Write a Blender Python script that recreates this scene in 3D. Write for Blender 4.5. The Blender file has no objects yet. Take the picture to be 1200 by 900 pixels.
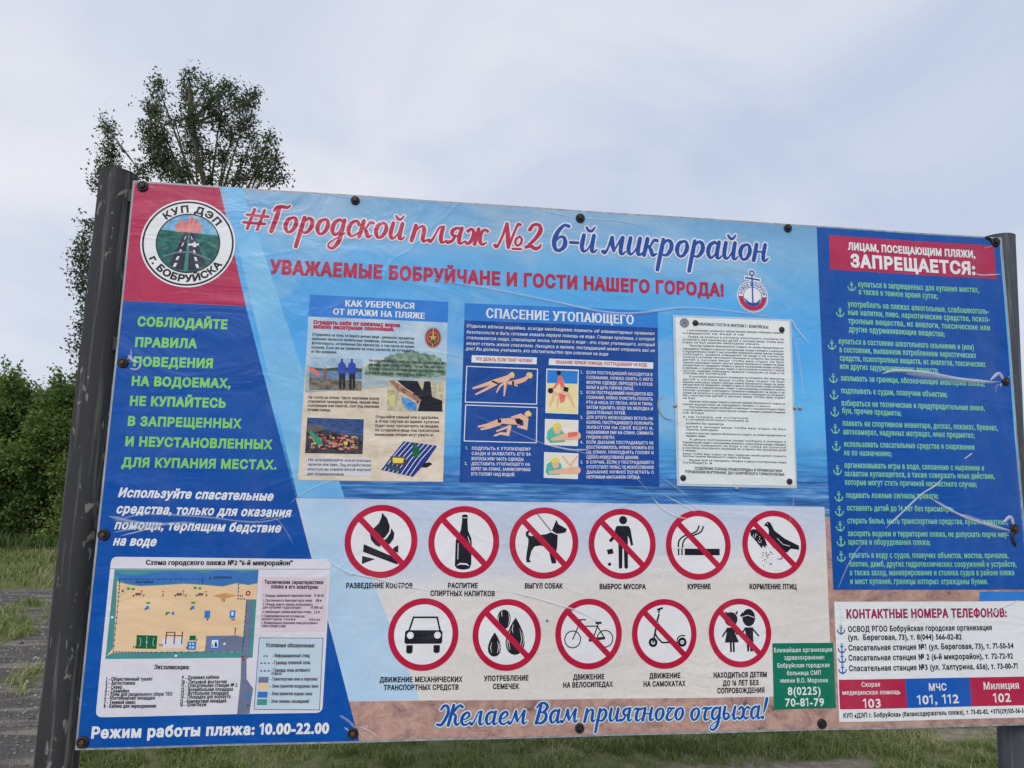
import bpy, math, random
import numpy as np
from mathutils import Vector, Matrix, noise
from mathutils.geometry import delaunay_2d_cdt, tessellate_polygon

random.seed(7)
rng = np.random.default_rng(7)
SC = bpy.context.scene
COL = SC.collection

# ------------------------------------------------------------------ camera
CAM = Vector((0.0, 0.0, 1.6))
FPX = 780.0                                  # focal length for a 1200 px wide photo
R = Matrix(((0.99279118, -0.11832647, 0.0190923),
            (0.03489837, 0.1329864, -0.99050327),
            (0.11466374, 0.9840292, 0.13615712)))     # world -> camera (x right, y down, z forward)
RT = R.transposed()
cam_data = bpy.data.cameras.new('camera')
cam_data.sensor_width = 36.0
cam_data.lens = FPX / 1200.0 * 36.0
cam_data.clip_start = 0.05
cam_data.clip_end = 3000.0
cam = bpy.data.objects.new('camera', cam_data)
COL.objects.link(cam)
right, up, back = RT @ Vector((1, 0, 0)), RT @ Vector((0, -1, 0)), RT @ Vector((0, 0, -1))
cam.matrix_world = Matrix(((right.x, up.x, back.x, CAM.x),
                           (right.y, up.y, back.y, CAM.y),
                           (right.z, up.z, back.z, CAM.z),
                           (0, 0, 0, 1)))
SC.camera = cam

# ------------------------------------------------------------------ world, sun, exposure
SUN_EL, SUN_ROT = math.radians(36), math.radians(196)
world = bpy.data.worlds.new('World')
SC.world = world
world.use_nodes = True
wt = world.node_tree
for n in list(wt.nodes):
    wt.nodes.remove(n)
w_out = wt.nodes.new('ShaderNodeOutputWorld')
w_bg = wt.nodes.new('ShaderNodeBackground')
w_bg.inputs['Strength'].default_value = 0.10
sky = wt.nodes.new('ShaderNodeTexSky')
sky.sky_type = 'NISHITA'
sky.sun_disc = False
sky.sun_elevation = SUN_EL
sky.sun_rotation = SUN_ROT
sky.air_density = 1.0
sky.dust_density = 2.0
w_tc = wt.nodes.new('ShaderNodeTexCoord')
w_map = wt.nodes.new('ShaderNodeMapping')
w_map.inputs['Scale'].default_value = (1.0, 1.0, 1.9)
w_map.inputs['Location'].default_value = (0.35, 0.2, 0.1)
w_n1 = wt.nodes.new('ShaderNodeTexNoise')
w_n1.inputs['Scale'].default_value = 2.1
w_n1.inputs['Detail'].default_value = 6.0
w_n1.inputs['Roughness'].default_value = 0.48
w_n1.inputs['Distortion'].default_value = 0.55
w_cr = wt.nodes.new('ShaderNodeValToRGB')
w_cr.color_ramp.elements[0].position = 0.36
w_cr.color_ramp.elements[0].color = (0.60, 0.675, 0.85, 1)
w_cr.color_ramp.elements[1].position = 0.68
w_cr.color_ramp.elements[1].color = (0.90, 0.91, 0.97, 1)
w_sc = wt.nodes.new('ShaderNodeVectorMath')
w_sc.operation = 'SCALE'
w_sc.inputs['Scale'].default_value = 9.6
w_mix = wt.nodes.new('ShaderNodeMix')
w_mix.data_type = 'RGBA'
w_mix.inputs[0].default_value = 0.93
wt.links.new(w_tc.outputs['Generated'], w_map.inputs['Vector'])
wt.links.new(w_map.outputs[0], w_n1.inputs['Vector'])
wt.links.new(w_n1.outputs[0], w_cr.inputs[0])
wt.links.new(w_cr.outputs[0], w_sc.inputs[0])
wt.links.new(sky.outputs[0], w_mix.inputs[6])
wt.links.new(w_sc.outputs[0], w_mix.inputs[7])
wt.links.new(w_mix.outputs[2], w_bg.inputs['Color'])
wt.links.new(w_bg.outputs[0], w_out.inputs[0])

sun_data = bpy.data.lights.new('sun', 'SUN')
sun_data.energy = 1.5
sun_data.angle = math.radians(25)
sun_data.color = (1.0, 0.97, 0.92)
sun = bpy.data.objects.new('sun', sun_data)
COL.objects.link(sun)
sd = Vector((math.sin(SUN_ROT) * math.cos(SUN_EL), math.cos(SUN_ROT) * math.cos(SUN_EL), math.sin(SUN_EL)))
sun.rotation_euler = sd.to_track_quat('Z', 'Y').to_euler()
SC.view_settings.view_transform = 'Standard'
SC.view_settings.look = 'None'
SC.view_settings.exposure = 0.0
SC.view_settings.gamma = 1.0
SC.cycles.max_bounces = 6
SC.cycles.transparent_max_bounces = 8

# ------------------------------------------------------------------ helpers
BW, BH = 3.0, 1.6789                         # board width and height, metres
BX, BY, BZ = -0.96413, 2.11191, 0.81595      # its lower left front corner

def ray(px, py):
    return RT @ Vector(((px - 600.0) / FPX, (py - 450.0) / FPX, 1.0))

def bp(px, py):
    """where the sight line through a measured spot meets the board: metres right of / above its lower left corner"""
    d = ray(px, py)
    s = BY / d.y
    return (d.x * s - BX, CAM.z + d.z * s - BZ)

def at(px, py, Y):
    d = ray(px, py)
    s = Y / d.y
    return Vector((d.x * s, Y, CAM.z + d.z * s))

def zoomed(x0, y0, k):
    return lambda x, y: bp(x0 + x * k, y0 + y * k)

def lin(c):
    out = []
    for v in c[:3]:
        v = v / 255.0
        out.append(v / 12.92 if v <= 0.04045 else ((v + 0.055) / 1.055) ** 2.4)
    return out

def bulge(u, v):
    """the sheet is not quite flat between its bolts"""
    a = 0.0022 * math.sin(u * 5.3 + 0.6) * math.sin(v * 3.1 + 0.5) + 0.0015 * math.sin(u * 11.0 + v * 4.0)
    a += 0.0022 * noise.noise(Vector((u * 1.7, v * 2.3, 4.2)))
    return a

def link(o, parent=None):
    COL.objects.link(o)
    if parent is not None:
        o.parent = parent
    return o

def empty(name, loc, label=None, cat=None, group=None):
    o = bpy.data.objects.new(name, None)
    o.empty_display_size = 0.1
    o.location = loc
    COL.objects.link(o)
    if label: o['label'] = label
    if cat: o['category'] = cat
    if group: o['group'] = group
    return o

def mesh_obj(name, verts, faces, mat, parent=None, smooth=False, mats=None, midx=None):
    me = bpy.data.meshes.new(name)
    me.from_pydata([tuple(v) for v in verts], [], [tuple(f) for f in faces])
    for m in (mats or [mat]):
        me.materials.append(m)
    if midx is not None:
        me.polygons.foreach_set('material_index', midx)
    if smooth:
        me.polygons.foreach_set('use_smooth', [True] * len(me.polygons))
    me.update()
    o = bpy.data.objects.new(name, me)
    return link(o, parent)

# ---- node helper
class NT:
    def __init__(s, name):
        s.m = bpy.data.materials.new(name)
        s.m.use_nodes = True
        s.t = s.m.node_tree
        s.b = s.t.nodes['Principled BSDF']
        s.out = s.t.nodes['Material Output']
    def n(s, typ, **kw):
        nd = s.t.nodes.new(typ)
        for k, v in kw.items():
            if k.startswith('i_'):
                nd.inputs[k[2:].replace('_', ' ')].default_value = v
            else:
                setattr(nd, k, v)
        return nd
    def l(s, a, b):
        s.t.links.new(a, b)
    def coord(s, scale=(1, 1, 1), loc=(0, 0, 0)):
        tc = s.n('ShaderNodeTexCoord')
        mp = s.n('ShaderNodeMapping')
        mp.inputs['Scale'].default_value = scale
        mp.inputs['Location'].default_value = loc
        s.l(tc.outputs['Object'], mp.inputs['Vector'])
        return mp.outputs[0]
    def noise(s, vec, scale, detail=4, rough=0.55, dist=0.0):
        nd = s.n('ShaderNodeTexNoise')
        nd.inputs['Scale'].default_value = scale
        nd.inputs['Detail'].default_value = detail
        nd.inputs['Roughness'].default_value = rough
        nd.inputs['Distortion'].default_value = dist
        s.l(vec, nd.inputs['Vector'])
        return nd.outputs[0]
    def ramp(s, fac, stops, interp='LINEAR'):
        nd = s.n('ShaderNodeValToRGB')
        cr = nd.color_ramp
        cr.interpolation = interp
        while len(cr.elements) > 1:
            cr.elements.remove(cr.elements[-1])
        for i, (p, c) in enumerate(stops):
            if isinstance(c, (int, float)): c = (c, c, c)
            e = cr.elements[0] if i == 0 else cr.elements.new(p)
            e.position = p
            e.color = (*c[:3], 1)
        s.l(fac, nd.inputs[0])
        return nd.outputs[0]
    def mix(s, fac, a, b, mode='MIX'):
        nd = s.n('ShaderNodeMix', data_type='RGBA', blend_type=mode)
        for sock, val in ((nd.inputs[0], fac), (nd.inputs[6], a), (nd.inputs[7], b)):
            if isinstance(val, (int, float)):
                sock.default_value = val if sock == nd.inputs[0] else (val, val, val, 1)
            elif isinstance(val, (tuple, list)):
                sock.default_value = (*val[:3], 1)
            else:
                s.l(val, sock)
        return nd.outputs[2]
    def math(s, op, a, b=0.0):
        nd = s.n('ShaderNodeMath', operation=op)
        for sock, val in ((nd.inputs[0], a), (nd.inputs[1], b)):
            if isinstance(val, (int, float)): sock.default_value = val
            else: s.l(val, sock)
        return nd.outputs[0]
    def bump(s, h, strength, dist, normal=None):
        nd = s.n('ShaderNodeBump')
        nd.inputs['Strength'].default_value = strength
        nd.inputs['Distance'].default_value = dist
        s.l(h, nd.inputs['Height'])
        if normal is not None: s.l(normal, nd.inputs['Normal'])
        return nd.outputs[0]

PRINTGAIN = 1.12
def film(t, base, gloss=0.36, spec=0.3):
    """vinyl print under a slightly wrinkled clear film: one surface finish shared by every ink"""
    v = t.coord()
    dirt = t.noise(t.coord((1.0, 1.0, 0.35), (3, 1, 2)), 5.5, 6, 0.7)
    fade = t.noise(v, 1.3, 2, 0.5)
    c = t.mix(t.ramp(dirt, [(0.50, 0.0), (0.78, 0.10)]), base, (0.36, 0.35, 0.32))
    c = t.mix(1.0, c, t.ramp(fade, [(0.3, 0.94), (0.7, 1.05)]), 'MULTIPLY')
    t.l(c, t.b.inputs['Base Color'])
    wr = t.noise(t.coord((1, 1, 1.8)), 3.1, 3, 0.5, 1.6)
    cr = t.n('ShaderNodeTexVoronoi', feature='DISTANCE_TO_EDGE')
    cr.inputs['Scale'].default_value = 2.3
    wn = t.n('ShaderNodeTexNoise')
    wn.inputs['Scale'].default_value = 2.0
    t.l(v, wn.inputs['Vector'])
    wv = t.mix(0.25, v, wn.outputs['Color'])
    t.l(wv, cr.inputs['Vector'])
    crease = t.ramp(cr.outputs['Distance'], [(0.0, 1.0), (0.018, 0.0)])
    fine = t.noise(v, 190.0, 2, 0.5)
    b1 = t.bump(wr, 0.5, 0.014)
    b2 = t.bump(crease, 0.35, 0.0015, b1)
    rip = t.noise(t.coord((1, 1, 0.22)), 34.0, 2, 0.5, 0.8)
    msk = t.ramp(t.noise(t.coord((1, 1, 1), (7, 2, 5)), 2.1, 3, 0.6), [(0.50, 0.0), (0.62, 1.0)])
    b3 = t.bump(t.math('MULTIPLY', rip, msk), 0.40, 0.004, t.bump(fine, 0.10, 0.0006, b2))
    t.l(b3, t.b.inputs['Normal'])
    rg = t.ramp(t.noise(v, 9.0, 4, 0.6), [(0.35, gloss - 0.06), (0.7, gloss + 0.12)])
    t.l(rg, t.b.inputs['Roughness'])
    t.b.inputs['Specular IOR Level'].default_value = spec

_ink = {}
def ink(name, rgb, gloss=0.36, spec=0.3):
    if name in _ink: return _ink[name]
    t = NT(name)
    c = [min(0.86, x * PRINTGAIN) for x in lin(rgb)]
    rgbn = t.n('ShaderNodeRGB')
    rgbn.outputs[0].default_value = (*c, 1)
    film(t, rgbn.outputs[0], gloss, spec)
    _ink[name] = t.m
    return t.m

def inkmix(name, stops, scale=6.0, detail=6, stretch=(1, 1, 1), rough=0.6, dist=0.0):
    """an ink area whose print itself is mottled between colours"""
    if name in _ink: return _ink[name]
    t = NT(name)
    f = t.noise(t.coord(stretch), scale, detail, rough, dist)
    c = t.ramp(f, [(p, [min(0.86, x * PRINTGAIN) for x in lin(r)]) for p, r in stops])
    film(t, c)
    _ink[name] = t.m
    return t.m

# ------------------------------------------------------------------ the notice board root and its flat-print builder
board = empty('notice_board', (BX + BW / 2, BY, 0.0),
              'wide blue and red beach rules notice board bolted to two steel posts', 'notice board')
ORG = board.location.copy()

class Print:
    """flat print: polygons laid on the board, h in layers of a tenth of a millimetre"""
    LAYER = 0.00012
    def __init__(s, org=None):
        s.v = []; s.f = []; s.org = org or ORG
    def _add(s, pts, tris, h):
        k = len(s.v)
        for (u, v) in pts:
            s.v.append((BX + u - s.org.x, BY - bulge(u, v) - h * s.LAYER - s.org.y, BZ + v - s.org.z))
        for (a, b, c) in tris:
            A, B, C = pts[a], pts[b], pts[c]
            cr = (B[0] - A[0]) * (C[1] - A[1]) - (B[1] - A[1]) * (C[0] - A[0])
            if abs(cr) < 1e-12: continue
            s.f.append((a + k, b + k, c + k) if cr > 0 else (a + k, c + k, b + k))
    def poly(s, pts, h):
        pts = [tuple(p) for p in pts]
        if max(max(p[0] for p in pts) - min(p[0] for p in pts), max(p[1] for p in pts) - min(p[1] for p in pts)) > 0.045:
            return s.big(pts, h)
        tris = tessellate_polygon([[Vector((p[0], p[1], 0)) for p in pts]])
        s._add(pts, tris, h)
        return s
    def big(s, pts, h, step=0.034, holes=()):
        """large area: subdivided so that it follows the sheet"""
        loops = [list(pts)] + [list(x) for x in holes]
        V, E = [], []
        for lp in loops:
            k = len(V); dense = []
            for i in range(len(lp)):
                a, b = lp[i], lp[(i + 1) % len(lp)]
                n = max(1, int(math.hypot(b[0] - a[0], b[1] - a[1]) / step))
                for j in range(n):
                    dense.append((a[0] + (b[0] - a[0]) * j / n, a[1] + (b[1] - a[1]) * j / n))
            V += dense
            E += [(k + i, k + (i + 1) % len(dense)) for i in range(len(dense))]
        us = [p[0] for p in V]; vs = [p[1] for p in V]
        nb = len(V)
        x = min(us) + step
        while x < max(us):
            y = min(vs) + step
            while y < max(vs):
                V.append((x + 0.001, y + 0.0007)); y += step
            x += step
        r = delaunay_2d_cdt([Vector(p) for p in V], E, [], 0, 1e-6)
        P = [(p.x, p.y) for p in r[0]]
        T = np.array([t for t in r[2] if len(t) == 3])
        A = np.array(P)
        c = A[T].mean(axis=1)
        keep = winding(c, [np.array(l) for l in loops]) % 2 != 0
        s._add(P, [tuple(t) for t in T[keep]], h)
        return s
    def rect(s, a, b, h):
        return s.poly([(a[0], a[1]), (b[0], a[1]), (b[0], b[1]), (a[0], b[1])], h)
    def disc(s, c, r, h, n=40, ry=None):
        ry = r if ry is None else ry
        return s.poly([(c[0] + r * math.cos(t * 2 * math.pi / n), c[1] + ry * math.sin(t * 2 * math.pi / n)) for t in range(n)], h)
    def ring(s, c, r0, r1, h, n=64, a0=0.0, a1=2 * math.pi):
        full = abs(a1 - a0) > 6.28
        m = n if full else n + 1
        pts = []
        for i in range(m):
            t = a0 + (a1 - a0) * i / n
            pts.append((c[0] + r0 * math.cos(t), c[1] + r0 * math.sin(t)))
            pts.append((c[0] + r1 * math.cos(t), c[1] + r1 * math.sin(t)))
        tr = []
        for i in range(n):
            a = 2 * i; b = (2 * i + 2) % (2 * m)
            tr += [(a, a + 1, b + 1), (a, b + 1, b)]
        s._add(pts, tr, h)
        return s
    def stroke(s, pts, w, h, closed=False, cap=False):
        """ribbon; w a width or one width per point"""
        P = [np.array(p, float) for p in pts]
        W = [w] * len(P) if isinstance(w, (int, float)) else list(w)
        Q, U = [], []
        for i in range(len(P)):
            Q.append(P[i]); U.append(W[i])
            if i < len(P) - 1 or closed:
                j = (i + 1) % len(P)
                m = int(np.linalg.norm(P[j] - P[i]) / 0.034)
                for q in range(1, m + 1):
                    f = q / (m + 1)
                    Q.append(P[i] * (1 - f) + P[j] * f); U.append(W[i] * (1 - f) + W[j] * f)
        P, W = Q, U
        n = len(P)
        L = []; Rr = []
        dirs = []
        for i in range(n):
            a = P[i - 1] if (i > 0 or closed) else P[i]
            b = P[(i + 1) % n] if (i < n - 1 or closed) else P[i]
            d1 = P[i] - a; d2 = b - P[i]
            l1 = np.linalg.norm(d1); l2 = np.linalg.norm(d2)
            d1 = d1 / l1 if l1 > 1e-9 else (d2 / max(l2, 1e-9))
            d2 = d2 / l2 if l2 > 1e-9 else d1
            d = d1 + d2; dl = np.linalg.norm(d)
            d = d / dl if dl > 1e-6 else d1
            nrm = np.array([-d[1], d[0]])
            k = 1.0 / max(0.55, abs(d @ d1))
            L.append(P[i] + nrm * W[i] * 0.5 * k); Rr.append(P[i] - nrm * W[i] * 0.5 * k)
            dirs.append(d)
        pts2 = []
        for a, b in zip(L, Rr): pts2 += [tuple(a), tuple(b)]
        tr = []
        for i in range(n if closed else n - 1):
            a = 2 * i; b = (2 * i + 2) % (2 * n)
            tr += [(a, a + 1, b + 1), (a, b + 1, b)]
        if cap and not closed:
            for (i, sg) in ((0, -1), (n - 1, 1)):
                base = len(pts2); d = dirs[i] * sg
                nrm = np.array([-d[1], d[0]])
                pts2.append(tuple(P[i]))
                for j in range(9):
                    t = math.pi * (j / 8.0) - math.pi / 2
                    pts2.append(tuple(P[i] + (d * math.cos(t) + nrm * math.sin(t)) * W[i] * 0.5))
                for j in range(8): tr.append((base, base + 1 + j, base + 2 + j))
        s._add(pts2, tr, h)
        return s
    def build(s, name, mat, parent=board, label=None):
        o = mesh_obj(name, s.v, s.f, mat, parent)
        if label: o['label'] = label
        return o

def winding(c, loops):
    """winding number of every point of c about the loops"""
    w = np.zeros(len(c), int)
    x, y = c[:, 0:1], c[:, 1:2]
    for lp in loops:
        a = np.array(lp); b = np.roll(a, -1, axis=0)
        ax, ay, bx_, by_ = a[:, 0][None], a[:, 1][None], b[:, 0][None], b[:, 1][None]
        side = (bx_ - ax) * (y - ay) - (x - ax) * (by_ - ay)
        w += ((ay <= y) & (by_ > y) & (side > 0)).sum(1) - ((ay > y) & (by_ <= y) & (side < 0)).sum(1)
    return w

# ------------------------------------------------------------------ lettering
CHARS = sorted(set("ЁАБВГДЕЖЗИЙКЛМНОПРСТУФХЦЧШЩЪЫЬЭЮЯабвгдежзийклмнопрстуфхцчшщъыьэюяё"
                   "0123456789.,:;!\"№()-«»+#“”"))
GL = {}
TRACK = 0.085                                # a little air between the bold letters
def load_glyphs():
    def tobj(s):
        c = bpy.data.curves.new('t', 'FONT'); c.body = s; c.size = 1.0
        o = bpy.data.objects.new('t', c); COL.objects.link(o)
        return o
    singles = {c: tobj(c) for c in CHARS}
    pairs = {c: tobj('Н' + c + 'Н') for c in CHARS}
    hh = tobj('НН')
    bpy.context.view_layer.update()
    dg = bpy.context.evaluated_depsgraph_get()
    base = hh.dimensions.x
    capz = singles['Н'].dimensions.y
    for c in CHARS:
        cu = singles[c].to_curve(dg)
        loops = []
        for sp in cu.splines:
            pts = []
            if sp.type == 'BEZIER':
                B = sp.bezier_points; n = len(B)
                for i in range(n):
                    p0, h0, h1, p1 = B[i].co.xy, B[i].handle_right.xy, B[(i + 1) % n].handle_left.xy, B[(i + 1) % n].co.xy
                    ch = (p1 - p0)
                    if ch.length < 1e-6: continue
                    def off(q): return abs(ch.x * (q.y - p0.y) - ch.y * (q.x - p0.x)) / ch.length
                    if max(off(h0), off(h1)) < 0.002: k = 1
                    else: k = 4 if ch.length > 0.12 else 3
                    for j in range(k):
                        t = j / k
                        q = p0 * (1 - t) ** 3 + h0 * 3 * t * (1 - t) ** 2 + h1 * 3 * t * t * (1 - t) + p1 * t ** 3
                        pts.append((q.x, q.y))
            else:
                pts = [(p.co.x, p.co.y) for p in sp.points]
            if len(pts) > 2: loops.append(np.array(pts) / capz)
        singles[c].to_curve_clear()
        GL[c] = ([l + np.array([TRACK / 2, 0]) for l in loops], max(0.05, (pairs[c].dimensions.x - base)) / capz + TRACK)
    for o in list(singles.values()) + list(pairs.values()) + [hh]:
        cu = o.data; bpy.data.objects.remove(o); bpy.data.curves.remove(cu)
load_glyphs()
GL[' '] = ([], 0.46)
GL['1'] = ([np.array([(.28, 0), (.36, 0), (.36, 1), (.29, 1), (.06, .84), (.06, .76), (.28, .88)])], .56)

def area(l):
    x, y = l[:, 0], l[:, 1]
    return 0.5 * float(np.sum(x * np.roll(y, -1) - np.roll(x, -1) * y))

def glyph_tris(ch, wx, wy, serif):
    loops, adv = GL.get(ch, GL[' '])
    if not loops: return [], [], adv
    sgn = 1.0 if sum(area(l) for l in loops) > 0 else -1.0
    out = []
    for l in loops:
        prev = np.roll(l, 1, axis=0); nxt = np.roll(l, -1, axis=0)
        d1 = l - prev; d2 = nxt - l
        d1 /= np.maximum(np.linalg.norm(d1, axis=1, keepdims=True), 1e-9)
        d2 /= np.maximum(np.linalg.norm(d2, axis=1, keepdims=True), 1e-9)
        n1 = np.stack([d1[:, 1], -d1[:, 0]], 1); n2 = np.stack([d2[:, 1], -d2[:, 0]], 1)
        k = 1.0 + np.sum(n1 * n2, 1, keepdims=True)
        o = (n1 + n2) / np.maximum(k, 0.55)
        out.append(l + sgn * o * np.array([wx, wy]))
    if serif:
        extra = []
        for l in loops:
            m = len(l)
            for i in range(m):
                a, b = l[i], l[(i + 1) % m]
                dx, dy = abs(a[0] - b[0]), abs(a[1] - b[1])
                if dy < 0.012 and 0.03 < dx < 0.16:
                    y = (a[1] + b[1]) / 2
                    if min(abs(y), abs(y - 1.0), abs(y - 0.75)) < 0.04:
                        xa, xb = min(a[0], b[0]) - wx - 0.085, max(a[0], b[0]) + wx + 0.085
                        ya, yb = (y - wy, y + 0.03) if y < 0.3 else (y - 0.03, y + wy)
                        extra.append(np.array([(xa, ya), (xb, ya), (xb, yb), (xa, yb)]) [::int(sgn)])
                if dx < 0.012 and 0.03 < dy < 0.16 and min(abs(a[1]), abs(a[1] - 1), abs(b[1]), abs(b[1] - 1)) < 0.03:
                    x = (a[0] + b[0]) / 2
                    ylo, yhi = min(a[1], b[1]), max(a[1], b[1])
                    if ylo < 0.3: yhi += 0.12
                    else: ylo -= 0.12
                    extra.append(np.array([(x - 0.04, ylo), (x + 0.04, ylo), (x + 0.04, yhi), (x - 0.04, yhi)])[::int(sgn)])
        out += extra
    V, E = [], []
    for l in out:
        k = len(V); n = len(l)
        V += [Vector((float(p[0]), float(p[1]))) for p in l]
        E += [(k + i, k + (i + 1) % n) for i in range(n)]
    r = delaunay_2d_cdt(V, E, [], 0, 1e-5)
    P = np.array([(p.x, p.y) for p in r[0]])
    T = np.array([t for t in r[2] if len(t) == 3])
    keep = winding(P[T].mean(axis=1), out) != 0
    return P, T[keep], adv
_gc = {}
def glyph(ch, wx, wy, serif):
    key = (ch, round(wx, 3), round(wy, 3), serif)
    if key not in _gc: _gc[key] = glyph_tris(ch, key[1], key[2], serif)
    return _gc[key]

def text_uv(F, s, a, b, cap, h, wt=0.055, italic=0.0, serif=False):
    """one line of lettering from a (start of baseline) to b (its end), cap = capital height in metres"""
    nat = sum(GL.get(c, GL[' '])[1] for c in s) - 0.12 - TRACK
    L = math.hypot(b[0] - a[0], b[1] - a[1])
    if cap < 0.012: serif = False
    sx = L / (nat * cap)
    wx, wy = round(wt / sx, 2), wt
    if serif: wx, wy = round(wt * 1.15 / sx, 2), wt * 0.15
    dx, dy = (b[0] - a[0]) / L, (b[1] - a[1]) / L
    x = -(0.06 + TRACK / 2) * cap * sx
    for i, ch in enumerate(s):
        P, T, adv = glyph(ch, wx, wy, serif)
        if len(T):
            X = x + (P[:, 0] * sx + P[:, 1] * italic) * cap
            Y = P[:, 1] * cap
            pts = list(zip((a[0] + X * dx - Y * dy).tolist(), (a[1] + X * dy + Y * dx).tolist()))
            F._add(pts, [tuple(t) for t in T.tolist()], h)
        x += adv * sx * cap
    return F

def text(s, Z, xl, yl, xr, yr, cap, mat, h, wt=0.055, italic=0.0, serif=False, parent=board, name='lettering', F=None):
    a, b = Z(xl, yl), Z(xr, yr)
    mx, my = (xl + xr) / 2, (yl + yr) / 2
    c = abs(Z(mx, my - cap)[1] - Z(mx, my)[1])
    G = F or Print()
    text_uv(G, s, a, b, c, h, wt, italic, serif)
    if F is None: return G.build(name, mat, parent)

def arc_text(F, s, c, r, cap, a0, a1, h, wt=0.06, inside=False):
    """letters round a circle from angle a0 to a1 (degrees, clockwise over the top; counter-clockwise for inside)"""
    tot = sum(GL.get(ch, GL[' '])[1] for ch in s)
    x = 0.0
    sx = abs(math.radians(a1 - a0)) * r / (tot * cap)
    for ch in s:
        P, T, adv = glyph(ch, round(wt / sx, 2), wt, False)
        ang = math.radians(a0 + (a1 - a0) * (x + adv / 2) / tot)
        if len(T):
            X = (P[:, 0] - adv / 2) * sx * cap; Y = P[:, 1] * cap
            rad = (math.cos(ang), math.sin(ang))
            if inside: rad = (-rad[0], -rad[1])
            tan = (rad[1], -rad[0])
            bx0, by0 = c[0] + r * math.cos(ang), c[1] + r * math.sin(ang)
            F._add(list(zip((bx0 + X * tan[0] + Y * rad[0]).tolist(), (by0 + X * tan[1] + Y * rad[1]).tolist())), [tuple(t) for t in T.tolist()], h)
        x += adv

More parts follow.
